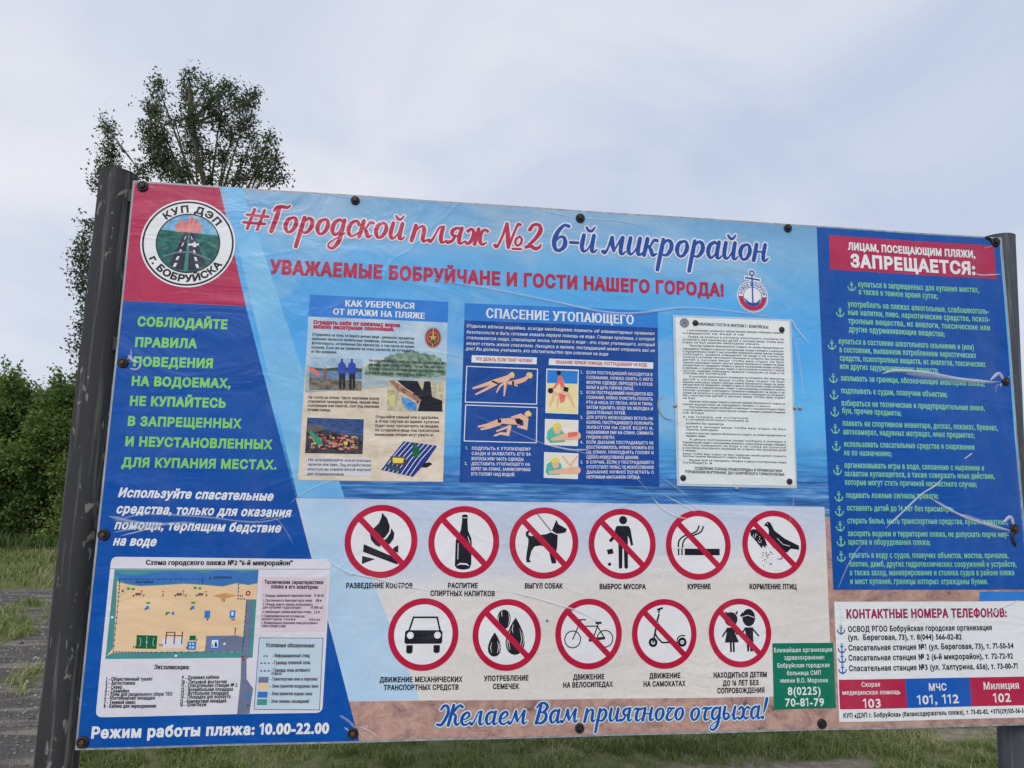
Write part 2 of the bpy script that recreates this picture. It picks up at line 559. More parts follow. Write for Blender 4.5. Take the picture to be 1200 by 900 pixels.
# ---- brush script for the two hand-lettered lines: strokes (x, y, weight); x-height 1, slant added later
TAIL = [(.66, .25, 1), (.76, .04, .9), (.92, .12, .35)]
SCR = {
 'о': (.90, [[(.48, .95, .6), (.2, .8, .95), (.12, .42, 1.05), (.3, .06, .7), (.55, .12, .8), (.7, .5, 1.05), (.62, .85, .8), (.44, .96, .5)]]),
 'р': (.98, [[(.2, .98, .9), (.18, .4, 1.05), (.14, -.3, 1), (.12, -.78, .95)], [(.2, .6, .4), (.42, .93, .7), (.68, .82, 1), (.74, .45, 1.05), (.55, .1, .8), (.3, .08, .5)]]),
 'Г': (.78, [[(.28, 1.5, .95), (.26, .9, 1.15), (.16, .05, 1.1)], [(.02, 1.28, .7), (.16, 1.5, .8), (.42, 1.54, .9), (.72, 1.5, .8), (.86, 1.6, .55)]]),
 'д': (.95, [[(.62, .86, .6), (.4, .96, .8), (.16, .75, 1), (.12, .35, 1.05), (.3, .06, .8), (.5, .15, .6), (.66, .5, .4)], [(.7, .96, .95), (.7, .3, 1.05), (.66, -.35, 1.05), (.42, -.74, .8), (.14, -.68, .6), (.16, -.42, .4), (.62, -.05, .35), (.92, .2, .3)]]),
 'с': (.74, [[(.66, .76, .95), (.5, .95, .7), (.22, .82, .9), (.12, .42, 1.05), (.28, .06, .8), (.52, .06, .6), (.76, .28, .3)]]),
 'к': (.90, [[(.16, .98, 1), (.14, .5, 1.05), (.1, .03, 1)], [(.16, .45, .4), (.38, .55, .5), (.55, .9, .7), (.74, .9, .85)], [(.32, .55, .6), (.48, .3, 1), (.62, .05, .9), (.84, .14, .35)]]),
 'и': (.98, [[(.14, .98, .95), (.12, .35, 1.05), (.24, .06, .8), (.44, .14, .45), (.66, .6, .4)], [(.7, .98, .95), (.68, .45, 1.05), (.72, .1, .95), (.86, .04, .6), (1.0, .2, .3)]]),
 'й': (.98, [[(.14, .98, .95), (.12, .35, 1.05), (.24, .06, .8), (.44, .14, .45), (.66, .6, .4)], [(.7, .98, .95), (.68, .45, 1.05), (.72, .1, .95), (.86, .04, .6), (1.0, .2, .3)], [(.22, 1.42, .6), (.38, 1.24, .75), (.56, 1.26, .65), (.68, 1.46, .4)]]),
 'п': (1.0, [[(.16, .98, .95), (.14, .5, 1.05), (.1, .03, 1)], [(.16, .5, .35), (.36, .88, .55), (.56, .93, .85), (.66, .7, 1.05), (.66, .25, 1.05), (.76, .04, .8), (1.0, .18, .3)]]),
 'л': (.98, [[(.0, .12, .95), (.12, .06, .8), (.26, .35, .55), (.42, .9, .5), (.56, .98, .6)], [(.64, .98, .95), (.62, .5, 1.05), (.68, .1, .95), (.82, .04, .6), (.98, .2, .3)]]),
 'я': (.98, [[(.66, .94, .6), (.4, .96, .75), (.2, .78, 1), (.26, .52, .8), (.6, .46, .5)], [(.42, .48, .6), (.28, .16, .8), (.06, .05, .9)], [(.68, .98, .95), (.64, .5, 1.05), (.68, .1, .95), (.82, .04, .6), (.98, .2, .3)]]),
 'ж': (1.22, [[(.06, .82, .9), (.24, .96, .7), (.4, .72, .95), (.36, .28, 1), (.18, .04, .75), (.02, .16, .7)], [(.62, .98, .95), (.6, .5, 1), (.56, .03, .95)], [(1.14, .86, .85), (.96, .96, .65), (.8, .72, .95), (.82, .25, 1), (.98, .04, .75), (1.2, .18, .35)]]),
 '№': (1.75, [[(.0, .12, .9), (.14, .06, .7), (.32, .6, .6), (.48, 1.45, .8)], [(.48, 1.45, .8), (.66, .7, 1.15), (.8, .04, .9)], [(.8, .04, .7), (.98, .9, .6), (1.12, 1.42, .7), (1.26, 1.42, .8)], [(1.36, .72, .5), (1.18, .56, .6), (1.16, .32, .6), (1.3, .16, .5), (1.48, .3, .6), (1.5, .56, .6), (1.34, .73, .4)], [(1.06, -.04, .55), (1.56, -.04, .55)]]),
 '2': (1.0, [[(.12, 1.15, .95), (.3, 1.45, .8), (.62, 1.45, .9), (.76, 1.12, 1.15), (.56, .66, .95), (.2, .2, .7), (.06, .05, .6)], [(.08, .1, .8), (.36, .16, .9), (.62, .02, .95), (.86, .12, .7), (.92, .3, .35)]]),
 '6': (.92, [[(.76, 1.44, .9), (.5, 1.48, .75), (.22, 1.1, 1), (.1, .55, 1.15), (.24, .1, .9), (.5, .05, .8), (.72, .35, 1.1), (.62, .76, .85), (.38, .8, .6), (.18, .55, .4)]]),
 '-': (.62, [[(.08, .52, .75), (.5, .52, .75)]]),
 'м': (1.34, [[(.0, .12, .95), (.12, .06, .8), (.26, .35, .55), (.38, .95, .75)], [(.4, .98, .8), (.5, .5, 1.05), (.62, .18, .7)], [(.62, .18, .5), (.8, .6, .45), (.98, .98, .75)], [(1.02, .98, .95), (1.0, .5, 1.05), (1.04, .1, .95), (1.18, .04, .6), (1.34, .2, .3)]]),
 'а': (.98, [[(.64, .84, .6), (.42, .96, .8), (.16, .75, 1), (.12, .35, 1.05), (.28, .05, .8), (.48, .14, .5), (.66, .5, .4)], [(.7, .98, .95), (.66, .45, 1.05), (.7, .1, .95), (.84, .04, .6), (1.0, .2, .3)]]),
 'н': (1.0, [[(.16, .98, .95), (.14, .5, 1.05), (.1, .03, 1)], [(.14, .5, .45), (.4, .56, .5), (.66, .5, .45)], [(.7, .98, .95), (.66, .45, 1.05), (.7, .1, .95), (.84, .04, .6), (1.0, .2, .3)]]),
 'Ж': (1.5, [[(.02, 1.2, .8), (.16, 1.46, .8), (.42, 1.42, .9), (.56, 1.0, 1.05), (.44, .5, 1.05), (.22, .08, .95), (-.08, .1, .8)], [(.86, 1.5, 1), (.8, .8, 1.1), (.72, .03, 1.05)], [(1.5, 1.36, .95), (1.3, 1.48, .75), (1.04, 1.2, .9), (.9, .86, .6)], [(.96, .86, .6), (1.14, .7, .9), (1.16, .3, 1.05), (1.32, .04, .8), (1.52, .2, .35)]]),
 'е': (.80, [[(.16, .4, .35), (.45, .5, .5), (.62, .74, .8), (.46, .95, .7), (.2, .76, 1), (.12, .36, 1.05), (.3, .05, .8), (.54, .06, .6), (.8, .28, .3)]]),
 'В': (1.12, [[(.34, 1.42, .95), (.28, .8, 1.15), (.18, .05, 1.1)], [(.04, 1.2, .6), (.26, 1.5, .7), (.62, 1.52, .85), (.86, 1.24, 1.05), (.66, .9, .8), (.38, .84, .45)], [(.5, .84, .5), (.82, .72, .95), (.86, .32, 1.1), (.58, .04, .85), (.22, .08, .55)]]),
 'г': (.72, [[(.12, .7, .6), (.2, .95, .7), (.42, .9, .8), (.64, .96, .6)], [(.52, .92, .4), (.2, .5, .85), (.14, .2, 1), (.3, .03, .8), (.56, .08, .5), (.74, .26, .3)]]),
 'т': (.78, [[(.02, .86, .5), (.2, .96, .75), (.56, .9, .8), (.8, 1.0, .5)], [(.38, .92, .95), (.3, .4, 1.05), (.36, .08, .95), (.54, .04, .6), (.76, .22, .3)]]),
 'ы': (1.3, [[(.16, .98, .95), (.12, .4, 1.05), (.26, .05, .85), (.5, .14, .85), (.5, .44, .7), (.2, .5, .4)], [(.62, .12, .3), (.86, .5, .3)], [(.98, .98, .95), (.94, .45, 1.05), (.98, .1, .95), (1.12, .04, .6), (1.3, .2, .3)]]),
 'х': (.98, [[(.04, .8, .9), (.22, .96, .75), (.4, .72, 1), (.4, .28, 1), (.2, .04, .75), (.02, .16, .75)], [(.88, .84, .85), (.7, .96, .65), (.52, .72, .6), (.5, .28, .6), (.68, .04, .8), (.94, .2, .35)]]),
 '!': (.5, [[(.3, 1.55, 1.2), (.24, 1.0, 1), (.16, .5, .5)], [(.12, .08, 1.15), (.13, .1, 1.15)]]),
 '#': (1.15, [[(.3, 1.35, .8), (.22, .05, .8)], [(.78, 1.35, .8), (.7, .05, .8)], [(.02, .95, .75), (1.04, .95, .75)], [(-.04, .45, .75), (.98, .45, .75)]]),
}
def catmull(pts, k=5):
    P = [np.array(p, float) for p in pts]
    if len(P) < 3: return P
    out = []
    for i in range(len(P) - 1):
        p0 = P[i - 1] if i else 2 * P[0] - P[1]
        p1, p2 = P[i], P[i + 1]
        p3 = P[i + 2] if i + 2 < len(P) else 2 * P[-1] - P[-2]
        for j in range(k):
            t = j / k
            out.append(0.5 * (2 * p1 + (p2 - p0) * t + (2 * p0 - 5 * p1 + 4 * p2 - p3) * t * t + (3 * p1 - p0 - 3 * p2 + p3) * t ** 3))
    out.append(P[-1])
    return out

def script(s, pl, pr, xh, mat, outline, h, wt=0.235, grow=0.17, parent=board):
    a, b = bp(*pl), bp(*pr)
    mx, my = (pl[0] + pr[0]) / 2, (pl[1] + pr[1]) / 2
    X = abs(bp(mx, my - xh)[1] - bp(mx, my)[1])
    L = math.hypot(b[0] - a[0], b[1] - a[1])
    nat = sum(SCR[c][0] if c in SCR else .5 for c in s) - 0.05
    sx = L / (nat * X)
    dx, dy = (b[0] - a[0]) / L, (b[1] - a[1]) / L
    fo, fi = Print(), Print()
    x = 0.0; kk = 0
    for ch in s:
        adv, strokes = SCR.get(ch, (.5, []))
        for st in strokes:
            pts = catmull(st, 5)
            uv = []; ws = []
            for p in pts:
                lx = (x + p[0]) * sx * X + (p[1] - 0.3) * 0.17 * X
                ly = p[1] * X
                uv.append((a[0] + lx * dx - ly * dy, a[1] + lx * dy + ly * dx))
                ws.append(max(0.25, p[2]) * wt * X)
            kk += 1
            if outline is not None:
                fo.stroke(uv, [w + grow * X for w in ws], h + (kk % 6) * 0.3, cap=True)
            fi.stroke(uv, ws, h + 2.2 + (kk % 6) * 0.3, cap=True)
        x += adv
    o = fi.build('script_lettering', mat, parent)
    if outline is not None: fo.build('lettering_outline', outline, o)
    return o

# ------------------------------------------------------------------ inks
WHITE = ink('white_ink', (222, 224, 230))
PAPER = ink('paper_ink', (214, 212, 222))
BLACK = ink('black_ink', (18, 20, 34), 0.45)
RED = ink('crimson_ink', (176, 36, 74))
REDF = inkmix('crimson_field_ink', [(0.3, (166, 36, 78)), (0.7, (180, 44, 86))], 5)
SIGNRED = ink('sign_red_ink', (178, 20, 60))
ROYAL = inkmix('royal_blue_ink', [(0.3, (0, 70, 154)), (0.7, (0, 83, 168))], 2.2, 4)
NAVY = ink('navy_ink', (14, 56, 140))
SCRIPTBLUE = ink('script_blue_ink', (22, 74, 158))
GREEN = ink('lime_ink', (128, 198, 104))
MINT = ink('mint_ink', (122, 188, 154))
WINE = ink('wine_ink', (150, 34, 84))
BAND = ink('band_blue_ink', (38, 122, 208))
POSTERBLUE = ink('poster_blue_ink', (6, 68, 148))
BOXGREEN = ink('clinic_green_ink', (10, 112, 88))
PALEBLUE = ink('pale_blue_ink', (160, 214, 240))
GREY = ink('grey_ink', (108, 118, 146))
TEAL = ink('teal_ink', (70, 140, 140))
WATER = ink('water_blue_ink', (58, 112, 182))
SAND = ink('map_sand_ink', (226, 194, 156))
SKIN = ink('skin_ink', (226, 178, 150))
PINKPAPER = ink('pink_paper_ink', (214, 196, 208))
LINEBLUE = ink('line_blue_ink', (34, 60, 120))
YELLOW = ink('yellow_ink', (232, 204, 90))
LEAFGREEN = ink('leaf_green_ink', (60, 150, 60))
DARKGREEN = ink('pitch_green_ink', (14, 96, 62))
TURQ = ink('turquoise_ink', (80, 178, 160))

# ------------------------------------------------------------------ sky print: the photographic background of the banner
def sky_print():
    t = NT('beach_photo_print')
    tc = t.n('ShaderNodeTexCoord')
    sep = t.n('ShaderNodeSeparateXYZ')
    t.l(tc.outputs['Object'], sep.inputs[0])
    X, Zc = sep.outputs['X'], sep.outputs['Z']          # object origin: board root
    g = t.math('DIVIDE', t.math('SUBTRACT', Zc, BZ), BH)
    v = t.coord()
    soft = t.noise(t.coord((1, 1, 1.3)), 1.9, 5, 0.55, 0.4)
    g2 = t.math('ADD', g, t.math('MULTIPLY', t.math('SUBTRACT', soft, 0.5), 0.10))
    L = lambda *c: tuple(lin(c))
    base = t.ramp(g2, [(0.40, L(66, 128, 196)), (0.455, L(52, 126, 204)), (0.50, L(74, 162, 228)), (0.60, L(104, 190, 245)),
                       (0.74, L(78, 170, 240)), (0.86, L(96, 178, 236)), (0.93, L(130, 186, 228)), (1.0, L(116, 168, 212))])
    cl = t.noise(t.coord((0.8, 1, 1.5), (1, 0, 3)), 2.7, 6, 0.6, 0.6)
    c = t.mix(t.ramp(cl, [(0.5, 0.0), (0.72, 0.55)]), base, L(190, 208, 220))
    wav = t.noise(t.coord((1.2, 1, 22)), 4.0, 5, 0.65, 0.3)
    below = t.ramp(g, [(0.42, 1.0), (0.50, 0.5), (0.56, 0.0)])
    c = t.mix(t.math('MULTIPLY', t.ramp(wav, [(0.46, 0.0), (0.60, 0.75)]), below), c, L(60, 84, 116))
    c = t.mix(t.math('MULTIPLY', t.ramp(wav, [(0.34, 0.6), (0.45, 0.0)]), below), c, L(130, 186, 226))
    film(t, c, 0.32)
    return t.m
SKYP = sky_print()

def panel_print():
    """the whitened panel under the signs: pale blue to the left, pale sand to the right"""
    t = NT('whitened_beach_print')
    L = lambda *c: tuple(lin(c))
    tc = t.n('ShaderNodeTexCoord'); sep = t.n('ShaderNodeSeparateXYZ')
    t.l(tc.outputs['Object'], sep.inputs[0])
    g = t.math('DIVIDE', t.math('SUBTRACT', sep.outputs['Z'], BZ), BH)
    sl = t.math('ADD', g, t.math('MULTIPLY', sep.outputs['X'], -0.055))
    n = t.noise(t.coord(), 4.0, 5, 0.6)
    sl = t.math('ADD', sl, t.math('MULTIPLY', t.math('SUBTRACT', n, 0.5), 0.035))
    c = t.ramp(sl, [(0.245, L(228, 221, 216)), (0.285, L(226, 223, 224)), (0.33, L(200, 210, 230)), (0.40, L(188, 206, 234))])
    grain = t.noise(t.coord(), 70, 3, 0.6)
    c = t.mix(0.22, c, t.ramp(grain, [(0.3, L(200, 197, 200)), (0.7, L(234, 231, 230))]))
    film(t, c, 0.34)
    return t.m
PANELP = panel_print()
SANDP = inkmix('beach_sand_print', [(0.34, (84, 66, 72)), (0.42, (150, 118, 116)), (0.52, (178, 142, 132)), (0.60, (192, 156, 142)), (0.70, (206, 182, 170))], 13, 12, (1, 1, 1.4), 0.82, 0.4)
BEAMR = inkmix('pale_beam_print', [(0.3, (96, 168, 230)), (0.55, (122, 186, 232)), (0.72, (158, 202, 228))], 3.2, 5)
BEAM2 = inkmix('pale_panel_beam_print', [(0.3, (164, 196, 228)), (0.7, (182, 206, 226))], 5, 5)
WATERP = inkmix('lake_water_print', [(0.30, (30, 66, 110)), (0.44, (44, 96, 160)), (0.55, (72, 132, 196)), (0.72, (150, 186, 214))], 5, 6, (1, 1, 14), 0.65)

# ------------------------------------------------------------------ structure: panel, rails, posts
def box(name, x0, x1, y0, y1, z0, z1, mat, parent, bev=0.0):
    v = [(x, y, z) for x in (x0, x1) for y in (y0, y1) for z in (z0, z1)]
    v = [(a - ORG.x, b - ORG.y, c - ORG.z) for a, b, c in v] if parent is board else v
    f = [(0, 1, 3, 2), (4, 6, 7, 5), (0, 4, 5, 1), (2, 3, 7, 6), (0, 2, 6, 4), (1, 5, 7, 3)]
    o = mesh_obj(name, v, f, mat, parent)
    if bev:
        m = o.modifiers.new('bevel', 'BEVEL'); m.width = bev; m.segments = 2
    return o

def metal(name, c0, c1, rough=0.5, met=0.7, scratch=None, scale=8.0, k=1.0):
    t = NT(name)
    v = t.coord((1, 1, 0.25))
    n = t.noise(v, scale, 6, 0.65)
    c = t.ramp(n, [(0.3, lin(c0)), (0.7, lin(c1))])
    if scratch:
        s = t.noise(t.coord((1.0, 1.0, 0.42), (5, 3, 1)), (34.0 if scale < 9 else 24.0), 3, 0.5, 1.0)
        m = t.ramp(s, [(0.63, 0.0), (0.68, 0.45)])
        c = t.mix(m, c, tuple(lin(scratch)))
        s2 = t.noise(t.coord((9, 9, 0.35), (2, 7, 4)), 6.0, 5, 0.6, 0.2)
        c = t.mix(t.ramp(s2, [(0.55, 0.0), (0.75, 0.35)]), c, tuple(lin(scratch)))
    t.l(c, t.b.inputs['Base Color'])
    t.b.inputs['Metallic'].default_value = met
    t.l(t.ramp(n, [(0.3, rough - 0.08), (0.7, rough + 0.12)]), t.b.inputs['Roughness'])
    t.l(t.bump(t.noise(t.coord((1, 1, 0.3)), 60, 5, 0.7), 0.35, 0.002), t.b.inputs['Normal'])
    return t.m
POSTM = metal('weathered_dark_steel', (36, 36, 41), (56, 56, 59), 0.75, 0.0, (172, 170, 164))
GALV = metal('galvanised_steel', (52, 57, 66), (84, 88, 96), 0.65, 0.2, (156, 162, 168))
EDGE = metal('worn_sheet_edge', (120, 126, 134), (186, 190, 194), 0.55, 0.2, None, 40)
RUBBER = metal('black_rubber', (22, 22, 26), (40, 38, 40), 0.6, 0.0, None, 60)
RUST = metal('rusty_bolt_steel', (74, 46, 38), (120, 84, 66), 0.7, 0.3, None, 120)
DARKSTEEL = metal('dark_bolt_steel', (30, 30, 34), (58, 56, 58), 0.5, 0.4, None, 120)

def sheet(name, u0, u1, v0, v1, y_front, thick, mat):
    """backing sheet: bulged front grid with real thickness"""
    nu, nv = 60, 34
    V = []; Fc = []
    for s in (0, 1):
        for j in range(nv + 1):
            for i in range(nu + 1):
                u = u0 + (u1 - u0) * i / nu; v = v0 + (v1 - v0) * j / nv
                V.append((BX + u - ORG.x, BY + y_front - bulge(u, v) + s * thick - ORG.y, BZ + v))
    W1 = nu + 1; off = W1 * (nv + 1)
    for j in range(nv):
        for i in range(nu):
            a = j * W1 + i
            Fc.append((a, a + 1, a + W1 + 1, a + W1)); Fc.append((off + a, off + a + W1, off + a + W1 + 1, off + a + 1))
    for j in range(nv):
        a = j * W1; b = a + W1; Fc.append((a, b, off + b, off + a))
        a += nu; b += nu; Fc.append((a, off + a, off + b, b))
    for i in range(nu):
        a = i; Fc.append((a, off + a, off + a + 1, a + 1))
        a = nv * W1 + i; Fc.append((a, a + 1, off + a + 1, off + a))
    return mesh_obj(name, V, Fc, mat, board)
sheet('backing_sheet', 0.0, BW, 0.0, BH, 0.0006, 0.006, EDGE)
for v in (0.02, BH * 0.36, BH * 0.68, BH - 0.06):
    box('rear_rail', BX - 0.02, BX + BW - 0.005, BY + 0.022, BY + 0.05, BZ + v, BZ + v + 0.04, DARKSTEEL, board)

def post(cx0, cx1, y, r, ztop, mat, seed):
    """steel pipe; cx0 centre at the ground, cx1 at the top"""
    n = 28; V = []; Fc = []; rows = 24
    for j in range(rows + 1):
        z = -0.3 + (ztop + 0.3) * j / rows
        c = cx0 + (cx1 - cx0) * z / ztop
        for i in range(n):
            a = 2 * math.pi * i / n
            rr = r * (1 + 0.012 * noise.noise(Vector((math.cos(a) * 2, math.sin(a) * 2, z * 2 + seed))))
            V.append((c + rr * math.cos(a), y + rr * math.sin(a), z))
    for j in range(rows):
        for i in range(n):
            a = j * n + i; b = j * n + (i + 1) % n
            Fc.append((a, b, b + n, a + n))
    V = [(p[0] - ORG.x, p[1] - ORG.y, p[2] - ORG.z) for p in V]
    o = mesh_obj('post', V, Fc, mat, board, smooth=True)
    # weld-on lid with a small lip
    V = []; Fc = []
    prof = [(r * 1.0, 0.0), (r * 1.012, 0.001), (r * 1.012, 0.005), (r * 0.93, 0.0065), (0.0001, 0.0065)]
    for (pr, pz) in prof:
        for i in range(n):
            a = 2 * math.pi * i / n
            V.append((cx1 + pr * math.cos(a) - ORG.x, y + pr * math.sin(a) - ORG.y, ztop - 0.006 + pz))
    for j in range(len(prof) - 1):
        for i in range(n):
            a = j * n + i; b = j * n + (i + 1) % n
            Fc.append((a, b, b + n, a + n))
    mesh_obj('post_cap', V, Fc, mat, o)
    return o
p1 = post(BX - 0.074, BX - 0.070, BY + 0.060, 0.0545, BZ + 1.722, POSTM, 1.0)
p1['label'] = 'dark scratched steel post at the left end'
p2 = post(BX + 2.965, BX + 3.085, BY + 0.105, 0.056, BZ + 1.722, GALV, 5.0)
p2['label'] = 'pale galvanised post at the right end'

# ------------------------------------------------------------------ banner fields
e = 0.006
TOPL, TOPR = (e, BH - e), (BW - e, BH - e)
Print().big([(e, e), (BW - e, e), TOPR, TOPL], 1).build('banner_background', SKYP)
# darker lake strip just above the whitened panel
a, b = bp(345, 553), bp(975, 565); c, d = bp(975, 596), bp(352, 584)
Print().big([d, c, b, a], 2).build('lake_strip', WATERP)
# sand strips along the bottom and beside the sign panel
sL = bp(408, 820); sR = bp(983, 812)
Print().big([(bp(420, 867)[0], e), (BW - e, e), (BW - e, bp(1080, 691)[1] + .03), (bp(976, 700)[0], bp(1080, 691)[1] + .03), (bp(977, 606)[0], bp(968, 606)[1]),
             (bp(964, 606)[0], bp(968, 606)[1]), (bp(966, 800)[0], sL[1] + 0.01), (sL[0] - 0.03, sL[1] + 0.01)], 2).build('sand_strip', SANDP)
# sand shows through the right of the panel as a warm edge
PW = [bp(346, 583.5), bp(966, 594), bp(975, 816), bp(405, 822)]
Print().big([PW[3], PW[2], PW[1], PW[0]], 3).build('sign_panel', PANELP)
# pale diagonal beams
Print().big([bp(262, 219), bp(284, 220), bp(404, 584), bp(349, 583)], 3).build('diagonal_beam', BEAMR)
Print().big([bp(349, 584), bp(404, 585), bp(440, 690), bp(492, 820), bp(405, 822), bp(384, 720)], 4).build('diagonal_beam', BEAM2)
# corner fields at the left
Print().big([(e, BH - e), (e, bp(143, 352)[1]), (bp(288, 358)[0], bp(143, 352)[1]), (bp(257.5, 219)[0], BH - e)], 5).build('red_corner_field', REDF)
Print().big([(e, bp(143, 352.3)[1]), (e, e), (bp(421, 867)[0], e), (bp(288, 358)[0], bp(143, 352.3)[1])], 5).build('blue_left_field', ROYAL)
# right hand list field
xr = BW - 0.012
rb = bp(1080, 691)[1]
lx = (bp(957, 264)[0] + bp(976, 692)[0]) / 2
Print().big([(lx, rb), (xr, rb), (xr, BH - e), (lx, BH - e)], 5).build('blue_list_field', ROYAL)
Print().poly([bp(1147, 693), bp(1203, 693), bp(1204, 703.5), bp(1147, 704)], 5).build('blue_patch', BAND)
q = [bp(971, 277), bp(1163.5, 287), bp(1166.5, 327), bp(973, 316)]
y1 = (q[0][1] + q[1][1]) / 2; y0 = (q[2][1] + q[3][1]) / 2
hb = Print().big([(q[0][0], y0), (q[1][0], y0), (q[1][0], y1), (q[0][0], y1)], 7).build('red_heading_field', REDF)

Z3 = zoomed(950, 260, .26667); Z4 = zoomed(950, 480, .26667); Z1 = zoomed(0, 180, .25)
Z5 = zoomed(0, 400, .25); Z6 = zoomed(0, 600, 1 / 3); ZI = lambda x, y: bp(x, y)
text('ЛИЦАМ, ПОСЕЩАЮЩИМ ПЛЯЖИ,', Z3, 165, 122, 720, 158, 30, WHITE, 10, .06, parent=hb)
text('ЗАПРЕЩАЕТСЯ:', Z3, 178, 196, 720, 231, 52, WHITE, 10, .07, parent=hb)

RULES = [(Z3, 'купаться в запрещенных для купания местах,', 210, 285, 738, 310), (Z3, 'а также в темное время суток;', 212, 318, 560, 337),
 (Z3, 'употреблять на пляжах алкогольные, слабоалкоголь-', 165, 372, 780, 405), (Z3, 'ные напитки, пиво, наркотические средства, психо-', 165, 408, 785, 440),
 (Z3, 'тропные вещества, их аналоги, токсические или', 168, 446, 787, 477), (Z3, 'другие одурманивающие вещества;', 170, 482, 590, 503),
 (Z3, 'купаться в состоянии алкогольного опьянения и (или)', 125, 535, 718, 562), (Z3, 'в состоянии, вызванном потреблением наркотических', 128, 572, 728, 598),
 (Z3, 'средств, психотропных веществ, их аналогов, токсических', 130, 609, 768, 637), (Z3, 'или других одурманивающих веществ;', 130, 645, 562, 664),
 (Z3, 'заплывать за границы, обозначающие акваторию пляжа;', 134, 697, 765, 722), (Z3, 'подплывать к судам, плавучим объектам;', 136, 752, 600, 770),
 (Z3, 'взбираться на технические и предупредительные знаки,', 137, 807, 765, 829), (Z3, 'буи, прочие предметы;', 140, 840, 397, 852),
 (Z4, 'плавать на спортивном инвентаре, досках, лежаках, бревнах,', 142, 70, 823, 91), (Z4, 'автокамерах, надувных матрацах, иных предметах;', 145, 108, 720, 124),
 (Z4, 'использовать спасательные средства и снаряжение', 148, 162, 720, 176), (Z4, 'не по назначению;', 148, 200, 355, 205),
 (Z4, 'организовывать игры в воде, связанные с нырянием и', 150, 255, 762, 268), (Z4, 'захватом купающегося, а также совершать иные действия,', 150, 292, 808, 304),
 (Z4, 'которые могут стать причиной несчастного случая;', 152, 330, 728, 340), (Z4, 'подавать ложные сигналы тревоги;', 156, 387, 557, 391),
 (Z4, 'оставлять детей до 14 лет без присмотра;', 160, 443, 622, 448), (Z4, 'стирать белье, мыть транспортные средства, купать животных;', 161, 499, 865, 504),
 (Z4, 'засорять водоем и территорию пляжа, не допускать порчи иму-', 163, 555, 868, 560), (Z4, 'щества и оборудования пляжа;', 165, 592, 522, 594),
 (Z4, 'прыгать в воду с судов, плавучих объектов, мостов, причалов,', 167, 650, 867, 652), (Z4, 'плотин, дамб, других гидротехнических сооружений и устройств,', 170, 689, 903, 690),
 (Z4, 'а также заход, маневрирование и стоянка судов в районе пляжа', 170, 727, 893, 727), (Z4, 'и мест купания, границы которых ограждены буями.', 172, 765, 775, 766)]
for (Z, s, x0, ya, x1, yb) in RULES:
    text(s, Z, x0, ya, x1, yb, 25, MINT, 9, .04)

def anchor(c, s, mat, h, parent=board):
    F = Print()
    u, v = c
    F.ring((u, v + .40 * s), .07 * s, .14 * s, h, 16)
    F.stroke([(u, v + .28 * s), (u, v - .42 * s)], .13 * s, h + .3)
    F.stroke([(u - .22 * s, v + .17 * s), (u + .22 * s, v + .17 * s)], .1 * s, h + .6)
    F.stroke([(u - .46 * s, v - .12 * s), (u - .34 * s, v - .34 * s), (u, v - .5 * s), (u + .34 * s, v - .34 * s), (u + .46 * s, v - .12 * s)],
             [.05 * s, .13 * s, .17 * s, .13 * s, .05 * s], h + .9)
    F.poly([(u - .52 * s, v - .22 * s), (u - .30 * s, v - .14 * s), (u - .46 * s, v + .04 * s)], h + 1.2)
    F.poly([(u + .52 * s, v - .22 * s), (u + .30 * s, v - .14 * s), (u + .46 * s, v + .04 * s)], h + 1.2)
    return F.build('anchor_mark', mat, parent)
for (Z, x, y) in [(Z3, 180, 283), (Z3, 130, 397), (Z3, 94, 540), (Z3, 100, 686), (Z3, 103, 759), (Z3, 106, 834), (Z4, 109, 84), (Z4, 113, 160), (Z4, 118, 265),
                  (Z4, 123, 381), (Z4, 125, 445), (Z4, 128, 512), (Z4, 131, 578), (Z4, 132, 645)]:
    anchor(Z(x, y), 0.031, MINT, 9)

# left field lettering
LEFT = [('СОБЛЮДАЙТЕ', 161, 381.5, 265.8, 385.3), ('ПРАВИЛА', 158, 405.8, 229.5, 407.6), ('ПОВЕДЕНИЯ', 156, 428.4, 249, 431), ('НА ВОДОЕМАХ,', 154, 451.4, 269.5, 454.4),
        ('НЕ КУПАЙТЕСЬ', 152, 474.7, 264, 477.5), ('В ЗАПРЕЩЕННЫХ', 149.5, 498.4, 282, 501.5), ('И НЕУСТАНОВЛЕННЫХ', 146.7, 522.2, 318, 526), ('ДЛЯ КУПАНИЯ МЕСТАХ.', 143, 546.7, 323.5, 549.7)]
for s, xa, ya, xb, yb in LEFT:
    text(s, ZI, xa, ya, xb, yb, 10.3, GREEN, 9, .07)
for s, xa, ya, xb, yb in [('Используйте спасательные', 138.5, 582, 319, 586.4), ('средства, только для оказания', 136.5, 601, 340, 605.5),
                          ('помощи, терпящим бедствие', 134.5, 619.7, 328, 623.6), ('на воде', 133, 638.5, 182, 639.5)]:
    text(s, ZI, xa, ya, xb, yb, 10.2, WHITE, 9, .055, italic=.2)
text('Режим работы пляжа: 10.00-22.00', ZI, 107.5, 864.3, 384.5, 858.7, 12.4, WHITE, 9, .065)

